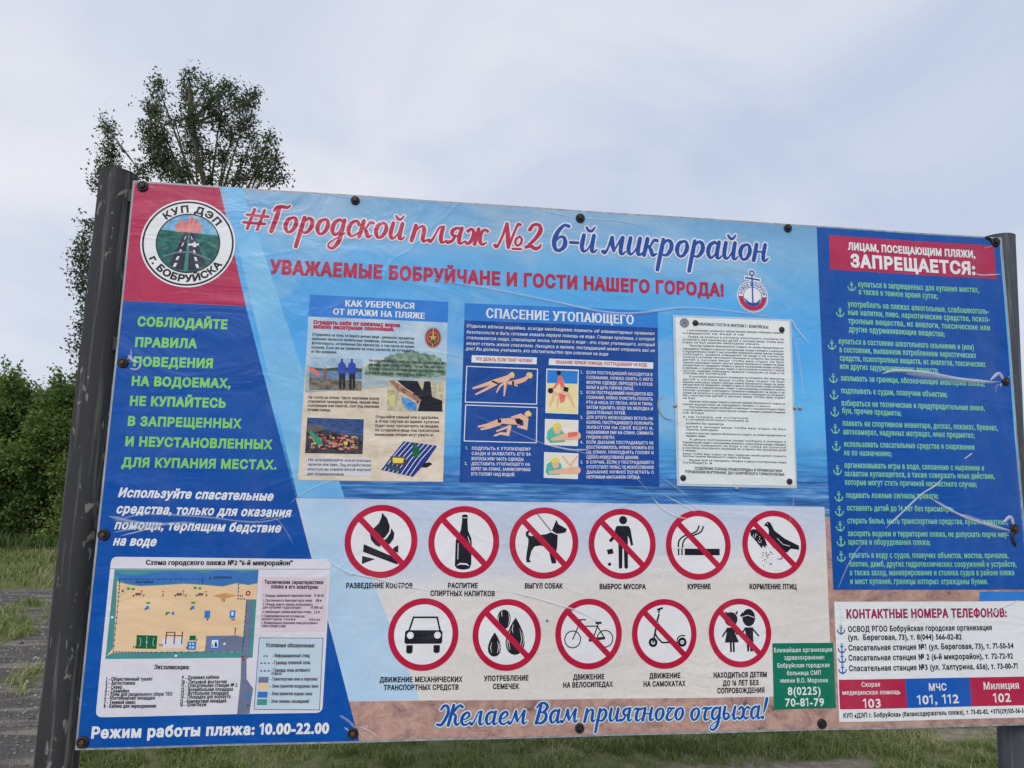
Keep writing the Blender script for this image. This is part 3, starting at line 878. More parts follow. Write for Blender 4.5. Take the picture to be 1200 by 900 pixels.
# heading lines
script('#', (285, 268.5), (312, 270.8), 18, RED, PAPER, 9)
script('Городской', (315.5, 271.5), (473, 281.5), 19.5, RED, PAPER, 9)
script('пляж', (481, 282.8), (570, 287.5), 19, RED, PAPER, 9)
script('№2', (580.5, 290), (634.5, 292.2), 19.5, RED, PAPER, 9)
script('6-й', (646.5, 293.8), (699, 296), 20.5, SCRIPTBLUE, PAPER, 9)
script('микрорайон', (707.5, 297), (900, 306.5), 20, SCRIPTBLUE, PAPER, 9)
text('УВАЖАЕМЫЕ БОБРУЙЧАНЕ И ГОСТИ НАШЕГО ГОРОДА!', ZI, 317, 319.8, 847.5, 347.2, 14.8, RED, 9, .068)
HALO = ink('pale_halo_ink', (196, 220, 238))
script('Желаем', (514, 850.6), (617, 847.8), 15.8, SCRIPTBLUE, HALO, 9)
script('Вам', (626, 847.8), (677, 846), 15.6, SCRIPTBLUE, HALO, 9)
script('приятного', (684, 846), (801.5, 843.5), 15.2, SCRIPTBLUE, HALO, 9)
script('отдыха!', (808, 844), (899, 842), 15, SCRIPTBLUE, HALO, 9)

# ------------------------------------------------------------------ round company emblem
cc = bp(220.6, 285.2)
RE = abs(bp(220.6, 234)[1] - bp(220.6, 336.5)[1]) / 2
em = Print().disc(cc, RE, 9, 72).build('round_emblem', WHITE)
Print().ring(cc, RE * .925, RE * .965, 10, 72).build('emblem_ring', BLACK, em)
RI = RE * .655
EMSKY = inkmix('emblem_sky_ink', [(.35, (70, 146, 196)), (.65, (140, 190, 214))], 30, 5)
F = Print(); F.disc(cc, RI, 11, 56); F.build('emblem_picture', EMSKY, em)
F = Print()
F.poly([(cc[0] + RI * math.cos(t), cc[1] + RI * math.sin(t)) for t in [math.radians(x) for x in range(155, 386, 7)]], 12)
F.build('emblem_field', inkmix('emblem_green_ink', [(.32, (14, 48, 62)), (.5, (18, 92, 88)), (.68, (40, 132, 112))], 42, 8, (1, 1, 1.5), .75), em)
F = Print()
for i, (x, w, hgt) in enumerate([(-.38, .12, .30), (-.26, .12, .42), (-.12, .14, .38), (.03, .16, .56), (.2, .14, .48), (.33, .1, .34)]):
    F.poly([(cc[0] + RI * (x - w / 2), cc[1] + RI * .38), (cc[0] + RI * (x + w / 2), cc[1] + RI * .38), (cc[0] + RI * (x + w / 2), cc[1] + RI * (.38 + hgt)), (cc[0] + RI * (x - w / 2), cc[1] + RI * (.38 + hgt))], 13 + i * .2)
F.build('emblem_buildings', inkmix('emblem_tower_ink', [(.35, (200, 96, 106)), (.65, (222, 150, 140))], 90, 4, (3, 1, .3)), em)
F = Print()
def er(x, y): return (cc[0] + RI * x, cc[1] + RI * y)
F.poly([er(-.14, .36), er(.16, .36), er(.62, -.72), er(.3, -.93), er(-.3, -.93), er(-.55, -.78)], 13)
F.build('emblem_road', ink('emblem_asphalt_ink', (36, 38, 62)), em)
F = Print(); F.poly([er(-.01, .36), er(.03, .36), er(.07, -.97), er(-.07, -.97)], 15); F.build('emblem_median', ink('emblem_median_ink', (60, 130, 120)), em)
F = Print()
for sg in (-1, 1):
    for k in range(5):
        y = .25 - k * .24; w = .012 + .008 * k
        x = .05 + (.36 - y) * .26
        F.poly([er(sg * x - w, y), er(sg * x + w, y), er(sg * (x + .05) + w, y - .13), er(sg * (x + .05) - w, y - .13)], 15)
F.stroke([er(.0, -.05), er(.35, -.02)], RI * .07, 16); F.stroke([er(.2, .05), er(.25, -.12)], RI * .07, 16.4)
F.build('emblem_markings', WHITE, em)
Print().stroke([er(-.75, -.5), er(-.3, -.33), er(.1, -.3), er(.8, -.55)], RI * .05, 16).build('emblem_overpass', GREY, em)
Print().ring(cc, RI, RI * 1.035, 17, 56).build('emblem_inner_ring', BLACK, em)
F = Print(); arc_text(F, 'КУП ДЭП', cc, RE * .715, RE * .15, 136, 36, 12, .07); F.build('emblem_lettering', BLACK, em)
F = Print(); arc_text(F, 'г. БОБРУЙСКА', cc, RE * .87, RE * .15, 205, 330, 12, .07, inside=True); F.build('emblem_lettering', BLACK, em)

# ------------------------------------------------------------------ lifeguard society badge (its ring hangs from an anchor)
lc = bp(881.7, 347.6); LR = abs(bp(881.7, 329)[1] - bp(881.7, 366.5)[1]) / 2
lb = Print().disc(lc, LR, 9, 48).build('lifeguard_badge', WHITE)
Print().ring(lc, LR * .9, LR * .94, 10, 48).build('badge_ring', SCRIPTBLUE, lb)
Print().ring(lc, LR * .62, LR * .88, 11, 40, math.pi, 2 * math.pi).build('badge_red_half', RED, lb)
F = Print(); arc_text(F, 'ОСВОД БЕЛАРУСИ', lc, LR * .68, LR * .17, 172, 8, 12, .06); F.build('badge_lettering', SCRIPTBLUE, lb)
Print().ring(lc, LR * .57, LR * .61, 12, 40).build('badge_ring', SCRIPTBLUE, lb)
F = Print()
u, v = lc
F.stroke([(u, v + LR * 1.3), (u, v - LR * .5)], LR * .09, 13)
F.ring((u, v + LR * 1.47), LR * .1, LR * .19, 13, 20)
F.stroke([(u - LR * .45, v + LR * 1.16), (u + LR * .5, v + LR * 1.05)], LR * .1, 13.4)
F.stroke([(u - LR * .5, v - LR * .15), (u - LR * .3, v - LR * .42), (u, v - LR * .52), (u + LR * .3, v - LR * .42), (u + LR * .5, v - LR * .15)], [LR * .05, LR * .15, LR * .2, LR * .15, LR * .05], 13.8)
F.build('badge_anchor', SCRIPTBLUE, lb)
F = Print()
F.ring((u, v + LR * 1.47), LR * .04, LR * .26, 9.2, 20); F.stroke([(u, v + LR * 1.3), (u, v + LR * .9)], LR * .25, 9.5)
F.stroke([(u - LR * .52, v + LR * 1.17), (u + LR * .57, v + LR * 1.04)], LR * .26, 9.8)
F.build('badge_outline', WHITE, lb)

# ------------------------------------------------------------------ prohibition signs
def sign(cx, cy, r, Z, zc, zr, draw, slash=True, label=None):
    c = bp(cx, cy)
    Rr = r
    root = Print().disc(c, Rr, 9, 64).build('prohibition_sign', ink('sign_face_ink', (222, 222, 230)))
    if label: root['label'] = label
    Print().ring(c, Rr * .83, Rr, 13, 64).build('sign_ring', SIGNRED, root)
    if slash:
        k = Rr * .84 * .7071
        Print().stroke([(c[0] - k, c[1] + k), (c[0] + k, c[1] - k)], Rr * .165, 14).build('sign_slash', SIGNRED, root)
    class D:
        pass
    F = Print(); Wt = Print()
    def m(x, y): return (c[0] + (x - zc[0]) / zr * Rr, c[1] - (y - zc[1]) / zr * Rr)
    draw(F, Wt, m, Rr / zr)
    F.build('sign_symbol', BLACK, root)
    if Wt.f: Wt.build('symbol_highlight', WHITE, root)
    return root
def P(F, m, pts, h=10): F.poly([m(*p) for p in pts], h)
def d_fire(F, W, m, k):
    P(F, m, [(265, 82), (290, 108), (305, 145), (303, 172), (285, 198), (268, 212), (263, 246), (240, 236), (218, 212), (212, 185), (225, 160), (252, 132), (262, 105)])
    P(F, m, [(313, 155), (328, 178), (326, 205), (310, 228), (298, 238), (280, 226), (270, 216), (292, 204), (308, 180)])
    P(F, m, [(185, 232), (200, 238), (345, 298), (350, 328), (183, 268)])
    P(F, m, [(350, 235), (350, 272), (318, 262), (330, 245)]); P(F, m, [(180, 287), (243, 302), (180, 325)])
def d_bottle(F, W, m, k):
    P(F, m, [(643, 97), (650, 93), (663, 93), (669, 97), (669, 125), (673, 168), (688, 200), (692, 220), (692, 325), (684, 342), (665, 347), (645, 347), (625, 342), (615, 328), (616, 215), (622, 196), (638, 168), (643, 125)])
    W.stroke([m(628, 225), m(628, 300)], 3 * k, 12); W.stroke([m(625, 328), m(640, 320), m(670, 322), m(682, 330)], [2 * k, 7 * k, 7 * k, 2 * k], 12)
    W.stroke([m(672, 195), m(684, 225)], 3 * k, 12); W.stroke([m(646, 108), m(666, 108)], 3 * k, 12)
def d_dog(F, W, m, k):
    P(F, m, [(1087, 120), (1096, 140), (1137, 162), (1130, 178), (1106, 183), (1088, 184), (1066, 170), (1074, 150)])
    P(F, m, [(1062, 177), (1094, 190), (1092, 240), (1082, 296), (1089, 310), (1085, 318), (1067, 318), (1062, 300), (1050, 248), (1015, 238), (986, 242), (972, 262), (963, 298), (970, 313), (950, 313), (947, 300), (950, 268), (955, 240), (957, 210), (944, 192), (945, 176), (957, 170), (966, 174), (957, 182), (958, 192), (970, 195), (1010, 190), (1040, 186)])
    F.stroke([m(993, 90), m(1062, 172)], 4 * k, 10.5)
def d_litter(F, W, m, k):
    F.disc(m(281, 122), 19 * k, 10, 24)
    P(F, m, [(252, 148), (306, 148), (316, 162), (328, 233), (318, 238), (309, 205), (303, 192), (303, 335), (295, 341), (286, 335), (284, 242), (278, 242), (276, 335), (268, 341), (260, 335), (258, 196), (246, 202), (224, 222), (213, 216), (240, 178), (246, 155)])
    P(F, m, [(204, 256), (231, 250), (236, 272), (210, 277)]); P(F, m, [(207, 320), (217, 311), (227, 320), (217, 330)])
def d_smoke(F, W, m, k):
    P(F, m, [(568, 252), (735, 252), (735, 281), (568, 281)]); P(F, m, [(536, 251), (543, 251), (543, 281), (536, 281)]); P(F, m, [(552, 251), (559, 251), (559, 281), (552, 281)])
    for dx, dy in ((0, 0), (20, 3)):
        F.stroke([m(a + dx, b + dy) for a, b in catmull([(538, 245), (543, 217), (565, 197), (600, 187), (628, 173), (640, 149)], 4)], 7 * k, 10.4 + dx * .01)
def d_birds(F, W, m, k):
    P(F, m, [(944, 152), (952, 140), (962, 132), (974, 138), (982, 152), (992, 172), (1040, 207), (1106, 238), (1105, 256), (1066, 251), (1048, 268), (1012, 262), (984, 248), (966, 222), (964, 195), (966, 170), (958, 155)])
    P(F, m, [(878, 176), (890, 166), (908, 168), (934, 190), (948, 212), (958, 244), (948, 236), (950, 252), (936, 238), (932, 252), (918, 236), (908, 226), (892, 206), (880, 195)])
    F.stroke([m(1022, 262), m(1024, 292)], 4 * k, 10.3); F.stroke([m(1000, 297), m(1030, 293), m(1012, 300)], 3.5 * k, 10.6); F.stroke([m(1036, 262), m(1044, 296)], 3 * k, 10.3)
    rr = random.Random(4)
    for i in range(34):
        F.disc(m(925 + rr.random() * 50 + i * .2, 262 + rr.random() * 68), 2.3 * k, 10, 6)
    for i in range(16): W.disc(m(892 + rr.random() * 38, 186 + rr.random() * 40), 2.2 * k, 12, 6)
    W.stroke([m(1003, 205), m(1030, 232), m(1062, 240)], 2.5 * k, 12); W.disc(m(960, 143), 2.5 * k, 12, 8)
def d_car(F, W, m, k):
    P(F, m, [(340, 234), (350, 225), (540, 225), (550, 234), (550, 290), (542, 299), (347, 299), (338, 290)])
    F.stroke([m(362, 228), m(384, 155), m(517, 155), m(536, 228)], 10 * k, 10.5)
    P(F, m, [(350, 306), (386, 306), (386, 342), (378, 351), (358, 351), (350, 342)]); P(F, m, [(502, 306), (538, 306), (538, 340), (530, 349), (510, 349), (502, 340)])
    W.disc(m(370, 253), 19 * k, 12, 24); W.disc(m(522, 252), 19 * k, 12, 24)
def tear(m, cx, tip, bot, w):
    pts = []
    for i in range(25):
        t = i / 24.0 * 2 * math.pi
        y = (1 - math.cos(t)) / 2
        x = math.sin(t) * math.sin(t / 2) ** 1.0
        pts.append(m(cx + x * w * 1.25, tip + (bot - tip) * y))
    return pts[:-1]
def d_seeds(F, W, m, k):
    F.poly([m(877 + 38 * math.cos(t * .2618), 162 + (50 if math.sin(t * .2618) < 0 else 56) * math.sin(t * .2618)) for t in range(24)], 10)
    F.poly(tear(m, 943, 155, 356, 56), 10.4); F.poly(tear(m, 827, 234, 364, 38), 10.4)
    for (x, y0, y1, bend) in [(850, 140, 190, -7), (902, 130, 200, 7), (866, 118, 150, -3), (915, 215, 330, -10), (968, 215, 330, 12), (980, 235, 320, 14), (930, 190, 240, -5), (905, 250, 330, -8), (812, 285, 345, -7), (843, 280, 345, 7), (852, 290, 340, 7)]:
        W.stroke([m(x, y0), m(x + bend, (y0 + y1) / 2), m(x, y1)], [1.2 * k, 4 * k, 1.2 * k], 12)
def d_bike(F, W, m, k):
    F.ring(m(130, 252), 38 * k, 43.5 * k, 10, 36); F.ring(m(298, 250), 38 * k, 43.5 * k, 10, 36)
    for i, l in enumerate([[(130, 252), (172, 160)], [(163, 188), (258, 188)], [(172, 160), (166, 190), (232, 258)], [(232, 258), (264, 175)], [(258, 188), (298, 250)], [(232, 258), (298, 250)]]):
        F.stroke([m(*p) for p in l], 6 * k, 10.3 + i * .25)
    F.stroke([m(160, 156), m(200, 156)], 6 * k, 12); F.stroke([m(248, 172), m(280, 172)], 11 * k, 12); P(F, m, [(212, 252), (238, 245), (298, 240), (300, 250), (240, 262), (215, 264)], 12)
def d_scooter(F, W, m, k):
    for c in ((533, 267), (686, 267)):
        F.ring(m(*c), 10 * k, 23 * k, 10, 28); F.disc(m(*c), 4 * k, 10, 10)
    F.stroke([m(533, 267), m(545, 215), m(556, 160), m(566, 128)], 9 * k, 10.4); F.stroke([m(562, 124), m(570, 106)], 8 * k, 10.6)
    F.stroke([m(556, 108), m(586, 99)], 10 * k, 10.9)
    F.stroke([m(543, 222), m(556, 245), m(580, 268), m(664, 268)], 8 * k, 11.2)
    F.stroke([m(a, b) for a, b in catmull([(658, 262), (664, 245), (682, 235), (703, 237)], 4)], 6 * k, 11.5)
def d_kids(F, W, m, k):
    F.disc(m(930, 157), 34 * k, 10, 28); F.disc(m(1023, 150), 34 * k, 10, 28, 42 * k)
    P(F, m, [(898, 118), (914, 126), (906, 138)]); P(F, m, [(968, 116), (952, 126), (962, 138)])
    P(F, m, [(906, 197), (944, 197), (950, 225), (968, 268), (894, 268), (904, 225)], 10.3)
    F.stroke([m(908, 204), m(882, 240)], 8 * k, 10.6); F.stroke([m(944, 204), m(962, 232)], 8 * k, 10.6)
    P(F, m, [(920, 268), (930, 268), (930, 313), (920, 313)], 10.6); P(F, m, [(935, 268), (945, 268), (945, 313), (935, 313)], 10.6)
    P(F, m, [(976, 142), (992, 122), (1000, 150), (990, 148)], 10.6)
    P(F, m, [(1000, 197), (1044, 197), (1044, 262), (1040, 312), (1026, 312), (1023, 270), (1020, 312), (1010, 312), (1008, 262)], 10.3)
    F.stroke([m(1040, 202), m(1074, 240)], 8 * k, 10.6); F.stroke([m(1003, 202), m(988, 222)], 8 * k, 10.6)
    W.stroke([m(990, 146), m(1018, 138), m(1054, 150)], 3 * k, 12)
rv = abs(bp(446.7, 591.5)[1] - bp(446.7, 677.5)[1]) / 2
rv2 = abs(bp(594, 701.5)[1] - bp(594, 785.5)[1]) / 2
SG = [(446.7, 634.2, (267, 217), 173, d_fire, True, 'bonfire ban sign with flame and logs'), (543.7, 635, (655, 220), 167, d_bottle, True, 'drinking ban sign with a bottle'),
      (637.5, 636, (1030, 225), 161, d_dog, True, 'dog walking ban sign with a leashed dog'), (729, 637, (277, 228), 158, d_litter, True, 'littering ban sign with a person dropping rubbish'),
      (818.5, 638.5, (634, 235), 154, d_smoke, True, 'smoking ban sign with a cigarette'), (907.5, 638, (990, 233), 150, d_birds, True, 'bird feeding ban sign with a hand and pigeon')]
SG2 = [(496.2, 743.4, (443, 247), 197, d_car, False, 'motor vehicle ban sign with a car and no slash'), (594, 743.4, (896, 247), 193, d_seeds, True, 'sunflower seed ban sign with three seeds'),
       (689.7, 742.5, (213, 225), 173, d_bike, True, 'cycling ban sign with a bicycle'), (778.3, 742.3, (593, 225), 170, d_scooter, True, 'kick scooter ban sign'),
       (867.5, 741.6, (975, 222), 164, d_kids, True, 'unaccompanied children ban sign with girl and boy')]
for cx, cy, zc, zr, dr, sl, lab in SG: sign(cx, cy, rv, None, zc, zr, dr, sl, lab)
for cx, cy, zc, zr, dr, sl, lab in SG2: sign(cx, cy, rv2, None, zc, zr, dr, sl, lab)
CAP = [('РАЗВЕДЕНИЕ КОСТРОВ', 405.5, 689.2, 483, 689.4), ('РАСПИТИЕ', 525, 689, 559.5, 689), ('СПИРТНЫХ НАПИТКОВ', 504.5, 698.2, 579.5, 698.3), ('ВЫГУЛ СОБАК', 615, 689.3, 658.8, 689.4),
 ('ВЫБРОС МУСОРА', 702.5, 690, 756, 690.2), ('КУРЕНИЕ', 805.8, 690.2, 832.8, 690.2), ('КОРМЛЕНИЕ ПТИЦ', 879, 690.4, 933.3, 690.4), ('ДВИЖЕНИЕ МЕХАНИЧЕСКИХ', 445, 799.6, 541.3, 798.8),
 ('ТРАНСПОРТНЫХ СРЕДСТВ', 449.8, 808.8, 537, 808), ('УПОТРЕБЛЕНИЕ', 567.5, 797.7, 618.9, 796.8), ('СЕМЕЧЕК', 577.7, 807, 607.6, 806.6), ('ДВИЖЕНИЕ', 671.7, 796.2, 707.9, 795.6),
 ('НА ВЕЛОСИПЕДАХ', 659.8, 805.5, 717.7, 804.5), ('ДВИЖЕНИЕ', 761, 794.7, 796.8, 794.1), ('НА САМОКАТАХ', 754, 804.3, 802.6, 803.5), ('НАХОДИТЬСЯ ДЕТЯМ', 836.2, 794, 899, 793.4),
 ('ДО 16 ЛЕТ БЕЗ', 847.2, 803.4, 889.2, 802.9), ('СОПРОВОЖДЕНИЯ', 840.6, 812.2, 896.2, 811.7)]
for s, xa, ya, xb, yb in CAP: text(s, ZI, xa, ya, xb, yb, 5.9, BLACK, 9, .055, name='caption')

# ------------------------------------------------------------------ green clinic box
ga, gb, gc, gd = bp(905.5, 754), bp(976, 753), bp(979.3, 829.5), bp(907.2, 831.9)
gbx = Print().big([gd, gc, gb, ga], 9).build('green_clinic_box', BOXGREEN)
ZG = zoomed(880, 690, .26667)
for s, xa, ya, xb, yb, cp, w in [('Ближайшая организация', 103, 280, 355, 275, 19, .018), ('здравоохранения:', 148, 312, 322, 309, 19, .018), ('Бобруйская городская', 118, 347, 344, 343, 19, .018),
                              ('больница СМП', 160, 380, 307, 377, 19, .018), ('имени В.О. Морзона', 131, 413, 337, 410, 19, .018), ('8(0225)', 165, 467, 306, 464, 35, .03), ('70-81-79', 153, 517, 320, 514, 35, .03)]:
    text(s, ZG, xa, ya, xb, yb, cp, WHITE, 11, w, parent=gbx)
# ------------------------------------------------------------------ contact sticker
ct = bp(976.8, 705); cb = bp(982, 846)
xR = bp(1199, 704)[0] + .004
ctop, cbot = ct[1], cb[1]
contact = Print().big([(ct[0], cbot), (xR, cbot), (xR, ctop), (ct[0], ctop)], 9).build('contact_numbers_sticker', WHITE)
text('КОНТАКТНЫЕ НОМЕРА ТЕЛЕФОНОВ:', ZG, 418, 128, 1120, 122, 37, WINE, 12, .06, parent=contact)
for s, xa, ya, xb, yb in [('ОСВОД РГОО Бобруйская городская организация', 425, 188, 1055, 180), ('(ул.  Береговая, 73), т. 8(044) 566-02-82', 425, 224, 922, 221),
                          ('Спасательная станция №1 (ул. Береговая, 73), т. 71-50-54', 427, 270, 1150, 260), ('Спасательная станция № 2 (6-й микрорайон), т. 72-72-92', 427, 314, 1148, 305),
                          ('Спасательная станция №3 (ул. Халтурина, 65а), т. 73-00-71', 429, 360, 1170, 349)]:
    text(s, ZG, xa, ya, xb, yb, 24, BLACK, 12, .05, parent=contact)
for x, y in [(393, 178), (397, 260), (398, 304), (400, 351)]: anchor(ZG(x, y), .028, SCRIPTBLUE, 12, contact)
yt = (ZG(377, 400)[1] + ZG(960, 387)[1]) / 2; yb_ = (ZG(381, 530)[1] + ZG(965, 515)[1]) / 2
xs = [ct[0] + .004, (ZG(677, 393)[0] + ZG(680, 524)[0]) / 2, (ZG(960, 387)[0] + ZG(965, 515)[0]) / 2, xR - .003]
for i, (m_, nm) in enumerate([(RED, 'ambulance_box'), (ink('mchs_blue_ink', (20, 88, 180)), 'rescue_box'), (RED, 'police_box')]):
    bxo = Print().big([(xs[i], yb_), (xs[i + 1], yb_), (xs[i + 1], yt), (xs[i], yt)], 12).build(nm, m_, contact)
for s, xa, ya, xb, yb, cp, sf in [('Скорая', 483, 429, 563, 427, 21, True), ('медицинская помощь', 400, 464, 652, 460, 20, True), ('103', 492, 520, 567, 518, 38, False), ('МЧС', 779, 446, 856, 445, 31, False),
                               ('101, 112', 730, 505, 910, 500, 38, False), ('Милиция', 1020, 441, 1175, 437, 32, True), ('102', 1065, 497, 1138, 494, 38, False)]:
    text(s, ZG, xa, ya, xb, yb, cp, WHITE, 14, .04 if not sf else .028, serif=sf, parent=contact)
text('КУП «ДЭП г. Бобруйска» (балансодержатель пляжа), т. 73-82-82, +375(29)105-56-5', ZG, 405, 566, 1196, 543, 20, BLACK, 12, .05, parent=contact)

# ------------------------------------------------------------------ beach plan
Z7 = zoomed(100, 640, .27778)
def rrect(a, b, c, d, r, n=6):
    """rounded quad from corner points in order"""
    pts = []
    Q = [a, b, c, d]
    for i in range(4):
        p = np.array(Q[i]); pr = np.array(Q[i - 1]); nx = np.array(Q[(i + 1) % 4])
        d1 = (pr - p) / np.linalg.norm(pr - p); d2 = (nx - p) / np.linalg.norm(nx - p)
        for j in range(n + 1):
            t = j / n
            pts.append(tuple(p + d1 * r * (1 - t) ** 2 + d2 * r * t ** 2))
    return pts
plan = Print().poly(rrect(Z7(46, 720), Z7(1000, 702), Z7(1036, 55), Z7(112, 44), .018), 9).build('beach_plan', PAPER)
def zp(F, pts, h): F.poly([Z7(*p) for p in pts], h); return F
zp(Print(), [(88, 474), (706, 470), (732, 99), (126, 97)], 11).build('plan_greenery', TEAL, plan)
zp(Print(), [(128, 110), (170, 118), (230, 120), (320, 108), (420, 104), (500, 112), (560, 100), (620, 102), (668, 110), (732, 100), (728, 152), (690, 160), (640, 152), (580, 166), (510, 160), (420, 154), (330, 160), (230, 164), (160, 150), (128, 118)], 12).build('plan_river', WATER, plan)
zp(Print(), [(137, 146), (150, 152), (180, 160), (235, 168), (330, 164), (420, 158), (510, 164), (580, 170), (640, 156), (690, 164), (727, 156), (723, 224), (680, 224), (664, 445), (620, 446), (520, 446), (120, 448), (92, 462), (120, 430), (132, 280)], 13).build('plan_beach', SAND, plan)
zp(Print(), [(512, 378), (640, 376), (668, 384), (664, 444), (505, 444)], 14).build('plan_car_park', GREY, plan)
zp(Print(), [(684, 226), (706, 226), (690, 470), (680, 475), (680, 560), (708, 600), (692, 706), (640, 708), (656, 560), (658, 470), (668, 440)], 14).build('plan_road', GREY, plan)
zp(Print(), [(220, 373), (307, 376), (303, 432), (217, 430)], 14).build('plan_football_field', DARKGREEN, plan)
zp(Print(), [(326, 388), (418, 384), (412, 428), (328, 430)], 14).build('plan_workout_ground', PAPER, plan)
F = Print()
for x in (345, 380, 412): F.stroke([Z7(x, 360), Z7(x - 4, 412)], .003, 16)
F.stroke([Z7(345, 362), Z7(380, 362)], .0025, 17); F.stroke([Z7(345, 374), Z7(412, 376)], .002, 18)
pts = [(148, 150), (146, 180), (142, 230), (136, 300), (128, 370), (122, 444)]
F.build('plan_workout_frame', ink('brown_line_ink', (84, 50, 60)), plan)
F = Print()
def dashes(path, n):
    P_ = catmull(path, 6) if len(path) > 2 else [np.array(path[0], float), np.array(path[1], float)]
    for i in range(n):
        t = i / n * (len(P_) - 1); a = int(t); p = P_[a] + (P_[min(a + 1, len(P_) - 1)] - P_[a]) * (t - a)
        F.disc(Z7(p[0], p[1]), .0022, 15.3, 6)
    F.stroke([Z7(p[0], p[1]) for p in P_], .0011, 15)
dashes([(148, 138), (500, 138)], 15); dashes([(148, 140), (146, 180), (142, 230), (136, 300), (128, 370), (122, 444)], 15)
dashes([(122, 444), (300, 446), (664, 443)], 24); dashes([(664, 443), (672, 340), (682, 226)], 10); dashes([(648, 160), (645, 222)], 4); dashes([(645, 222), (684, 222)], 3); dashes([(497, 138), (495, 160)], 2); dashes([(634, 345), (632, 376)], 4)
F.build('plan_boundary_marks', LINEBLUE, plan)
F = Print(); F.ring(Z7(688, 198), .0035, .0072, 15, 20); F.build('plan_lifebuoy', SIGNRED, plan)
zp(Print(), [(538, 208), (590, 196), (640, 208), (585, 222)], 15).build('plan_volleyball_court', ink('court_sand_ink', (196, 150, 92)), plan)
F = Print()
for x, y in [(240, 188), (330, 190), (415, 188), (510, 190)]:
    F.ring(Z7(x, y + 4), .0028, .0042, 15, 10, 0.2, 2.9)
    F.stroke([Z7(x, y), Z7(x + 2, y + 20)], .0012, 15.4)
for x, y in [(665, 466), (668, 478)]: F.disc(Z7(x, y), .0035, 15, 8)
F.build('plan_parasols', SIGNRED, plan)
F = Print()
for x, y in [(185, 178), (205, 180), (465, 175), (485, 177)]: F.disc(Z7(x, y), .0052, 15 + x * .001, 10, .0035)
for x, y in [(268, 238), (457, 238), (350, 280)]: F.rect(Z7(x - 9, y + 4), Z7(x + 9, y - 4), 15)
F.build('plan_bushes', LEAFGREEN, plan)
F = Print()
for x, y in [(225, 202), (398, 203), (488, 203)]: F.rect(Z7(x - 12, y + 5), Z7(x + 12, y - 6), 15)
F.build('plan_benches', ink('bench_ink', (120, 84, 92)), plan)
F = Print()
for x, y, w, hh in [(265, 258, 7, 7), (455, 258, 7, 7), (372, 282, 6, 6), (516, 287, 13, 16), (622, 286, 13, 16), (450, 419, 20, 18), (548, 411, 21, 23)]: 
    F = Print(); F.rect(Z7(x - w, y + hh), Z7(x + w, y - hh), 15); F.build('plan_service_icon', BAND, plan)
F = Print(); F.rect(Z7(678, 642), Z7(698, 626), 15.5); F.build('plan_service_icon', BAND, plan)
F = Print(); F.rect(Z7(533, 427), Z7(563, 395), 17); F.rect(Z7(617, 292), Z7(627, 276), 17); F.rect(Z7(441, 415), Z7(448, 407), 17); F.rect(Z7(453, 415), Z7(460, 407), 17); F.rect(Z7(441, 430), Z7(448, 422), 17); F.rect(Z7(453, 430), Z7(460, 422), 17)
F.ring(Z7(262, 403), .002, .0027, 16, 14); F.stroke([Z7(263, 378), Z7(261, 428)], .0009, 16)
F.stroke([Z7(231, 385), Z7(237, 390), Z7(236, 415), Z7(229, 420)], .0009, 16); F.stroke([Z7(296, 385), Z7(289, 390), Z7(288, 415), Z7(294, 420)], .0009, 16)
for x, y in [(117, 298), (384, 461), (588, 411)]: F.disc(Z7(x, y), .0035, 16, 10)
F.build('plan_icon_faces', WHITE, plan)
F = Print(); F.poly([Z7(546, 424), Z7(558, 424), Z7(556, 408), Z7(552, 400), Z7(548, 408)], 18); F.rect(Z7(536, 424), Z7(541, 414), 18); F.build('plan_icon_figures', BLACK, plan)
zp(Print(), [(442, 376), (468, 376), (466, 396), (440, 396)], 15).build('plan_square', DARKGREEN, plan)
F = Print(); F.stroke([Z7(107, 94), Z7(1034, 97)], .0011, 11); F.stroke([Z7(735, 386), Z7(1003, 388), Z7(988, 690), Z7(712, 688)], .0016, 13, closed=True)
F.build('plan_rules', LINEBLUE, plan)
zp(Print(), [(712, 688), (988, 690), (1003, 388), (735, 386)], 12).build('legend_box', ink('legend_ink', (188, 206, 220)), plan)
zp(Print(), [(736, 362), (1014, 360), (1020, 132), (746, 130)], 11).build('figures_box', PINKPAPER, plan)
for i, (m_, y) in enumerate([(GREY, 563), (SAND, 593), (WATER, 626), (TEAL, 657)]):
    zp(Print(), [(730 - i * 2, y + 13), (772 - i * 2, y + 13), (774 - i * 2, y - 12), (732 - i * 2, y - 12)], 14).build('legend_swatch', m_, plan)
F = Print()
for y in (463, 493, 526):
    for x in ((755, 767) if y == 463 else (742, 758, 775)): F.disc(Z7(x, y), .0025, 14, 8)
    F.stroke([Z7(752 if y == 463 else 738, y), Z7(770 if y == 463 else 778, y)], .001, 14.4)
F.build('legend_marks', LINEBLUE, plan)
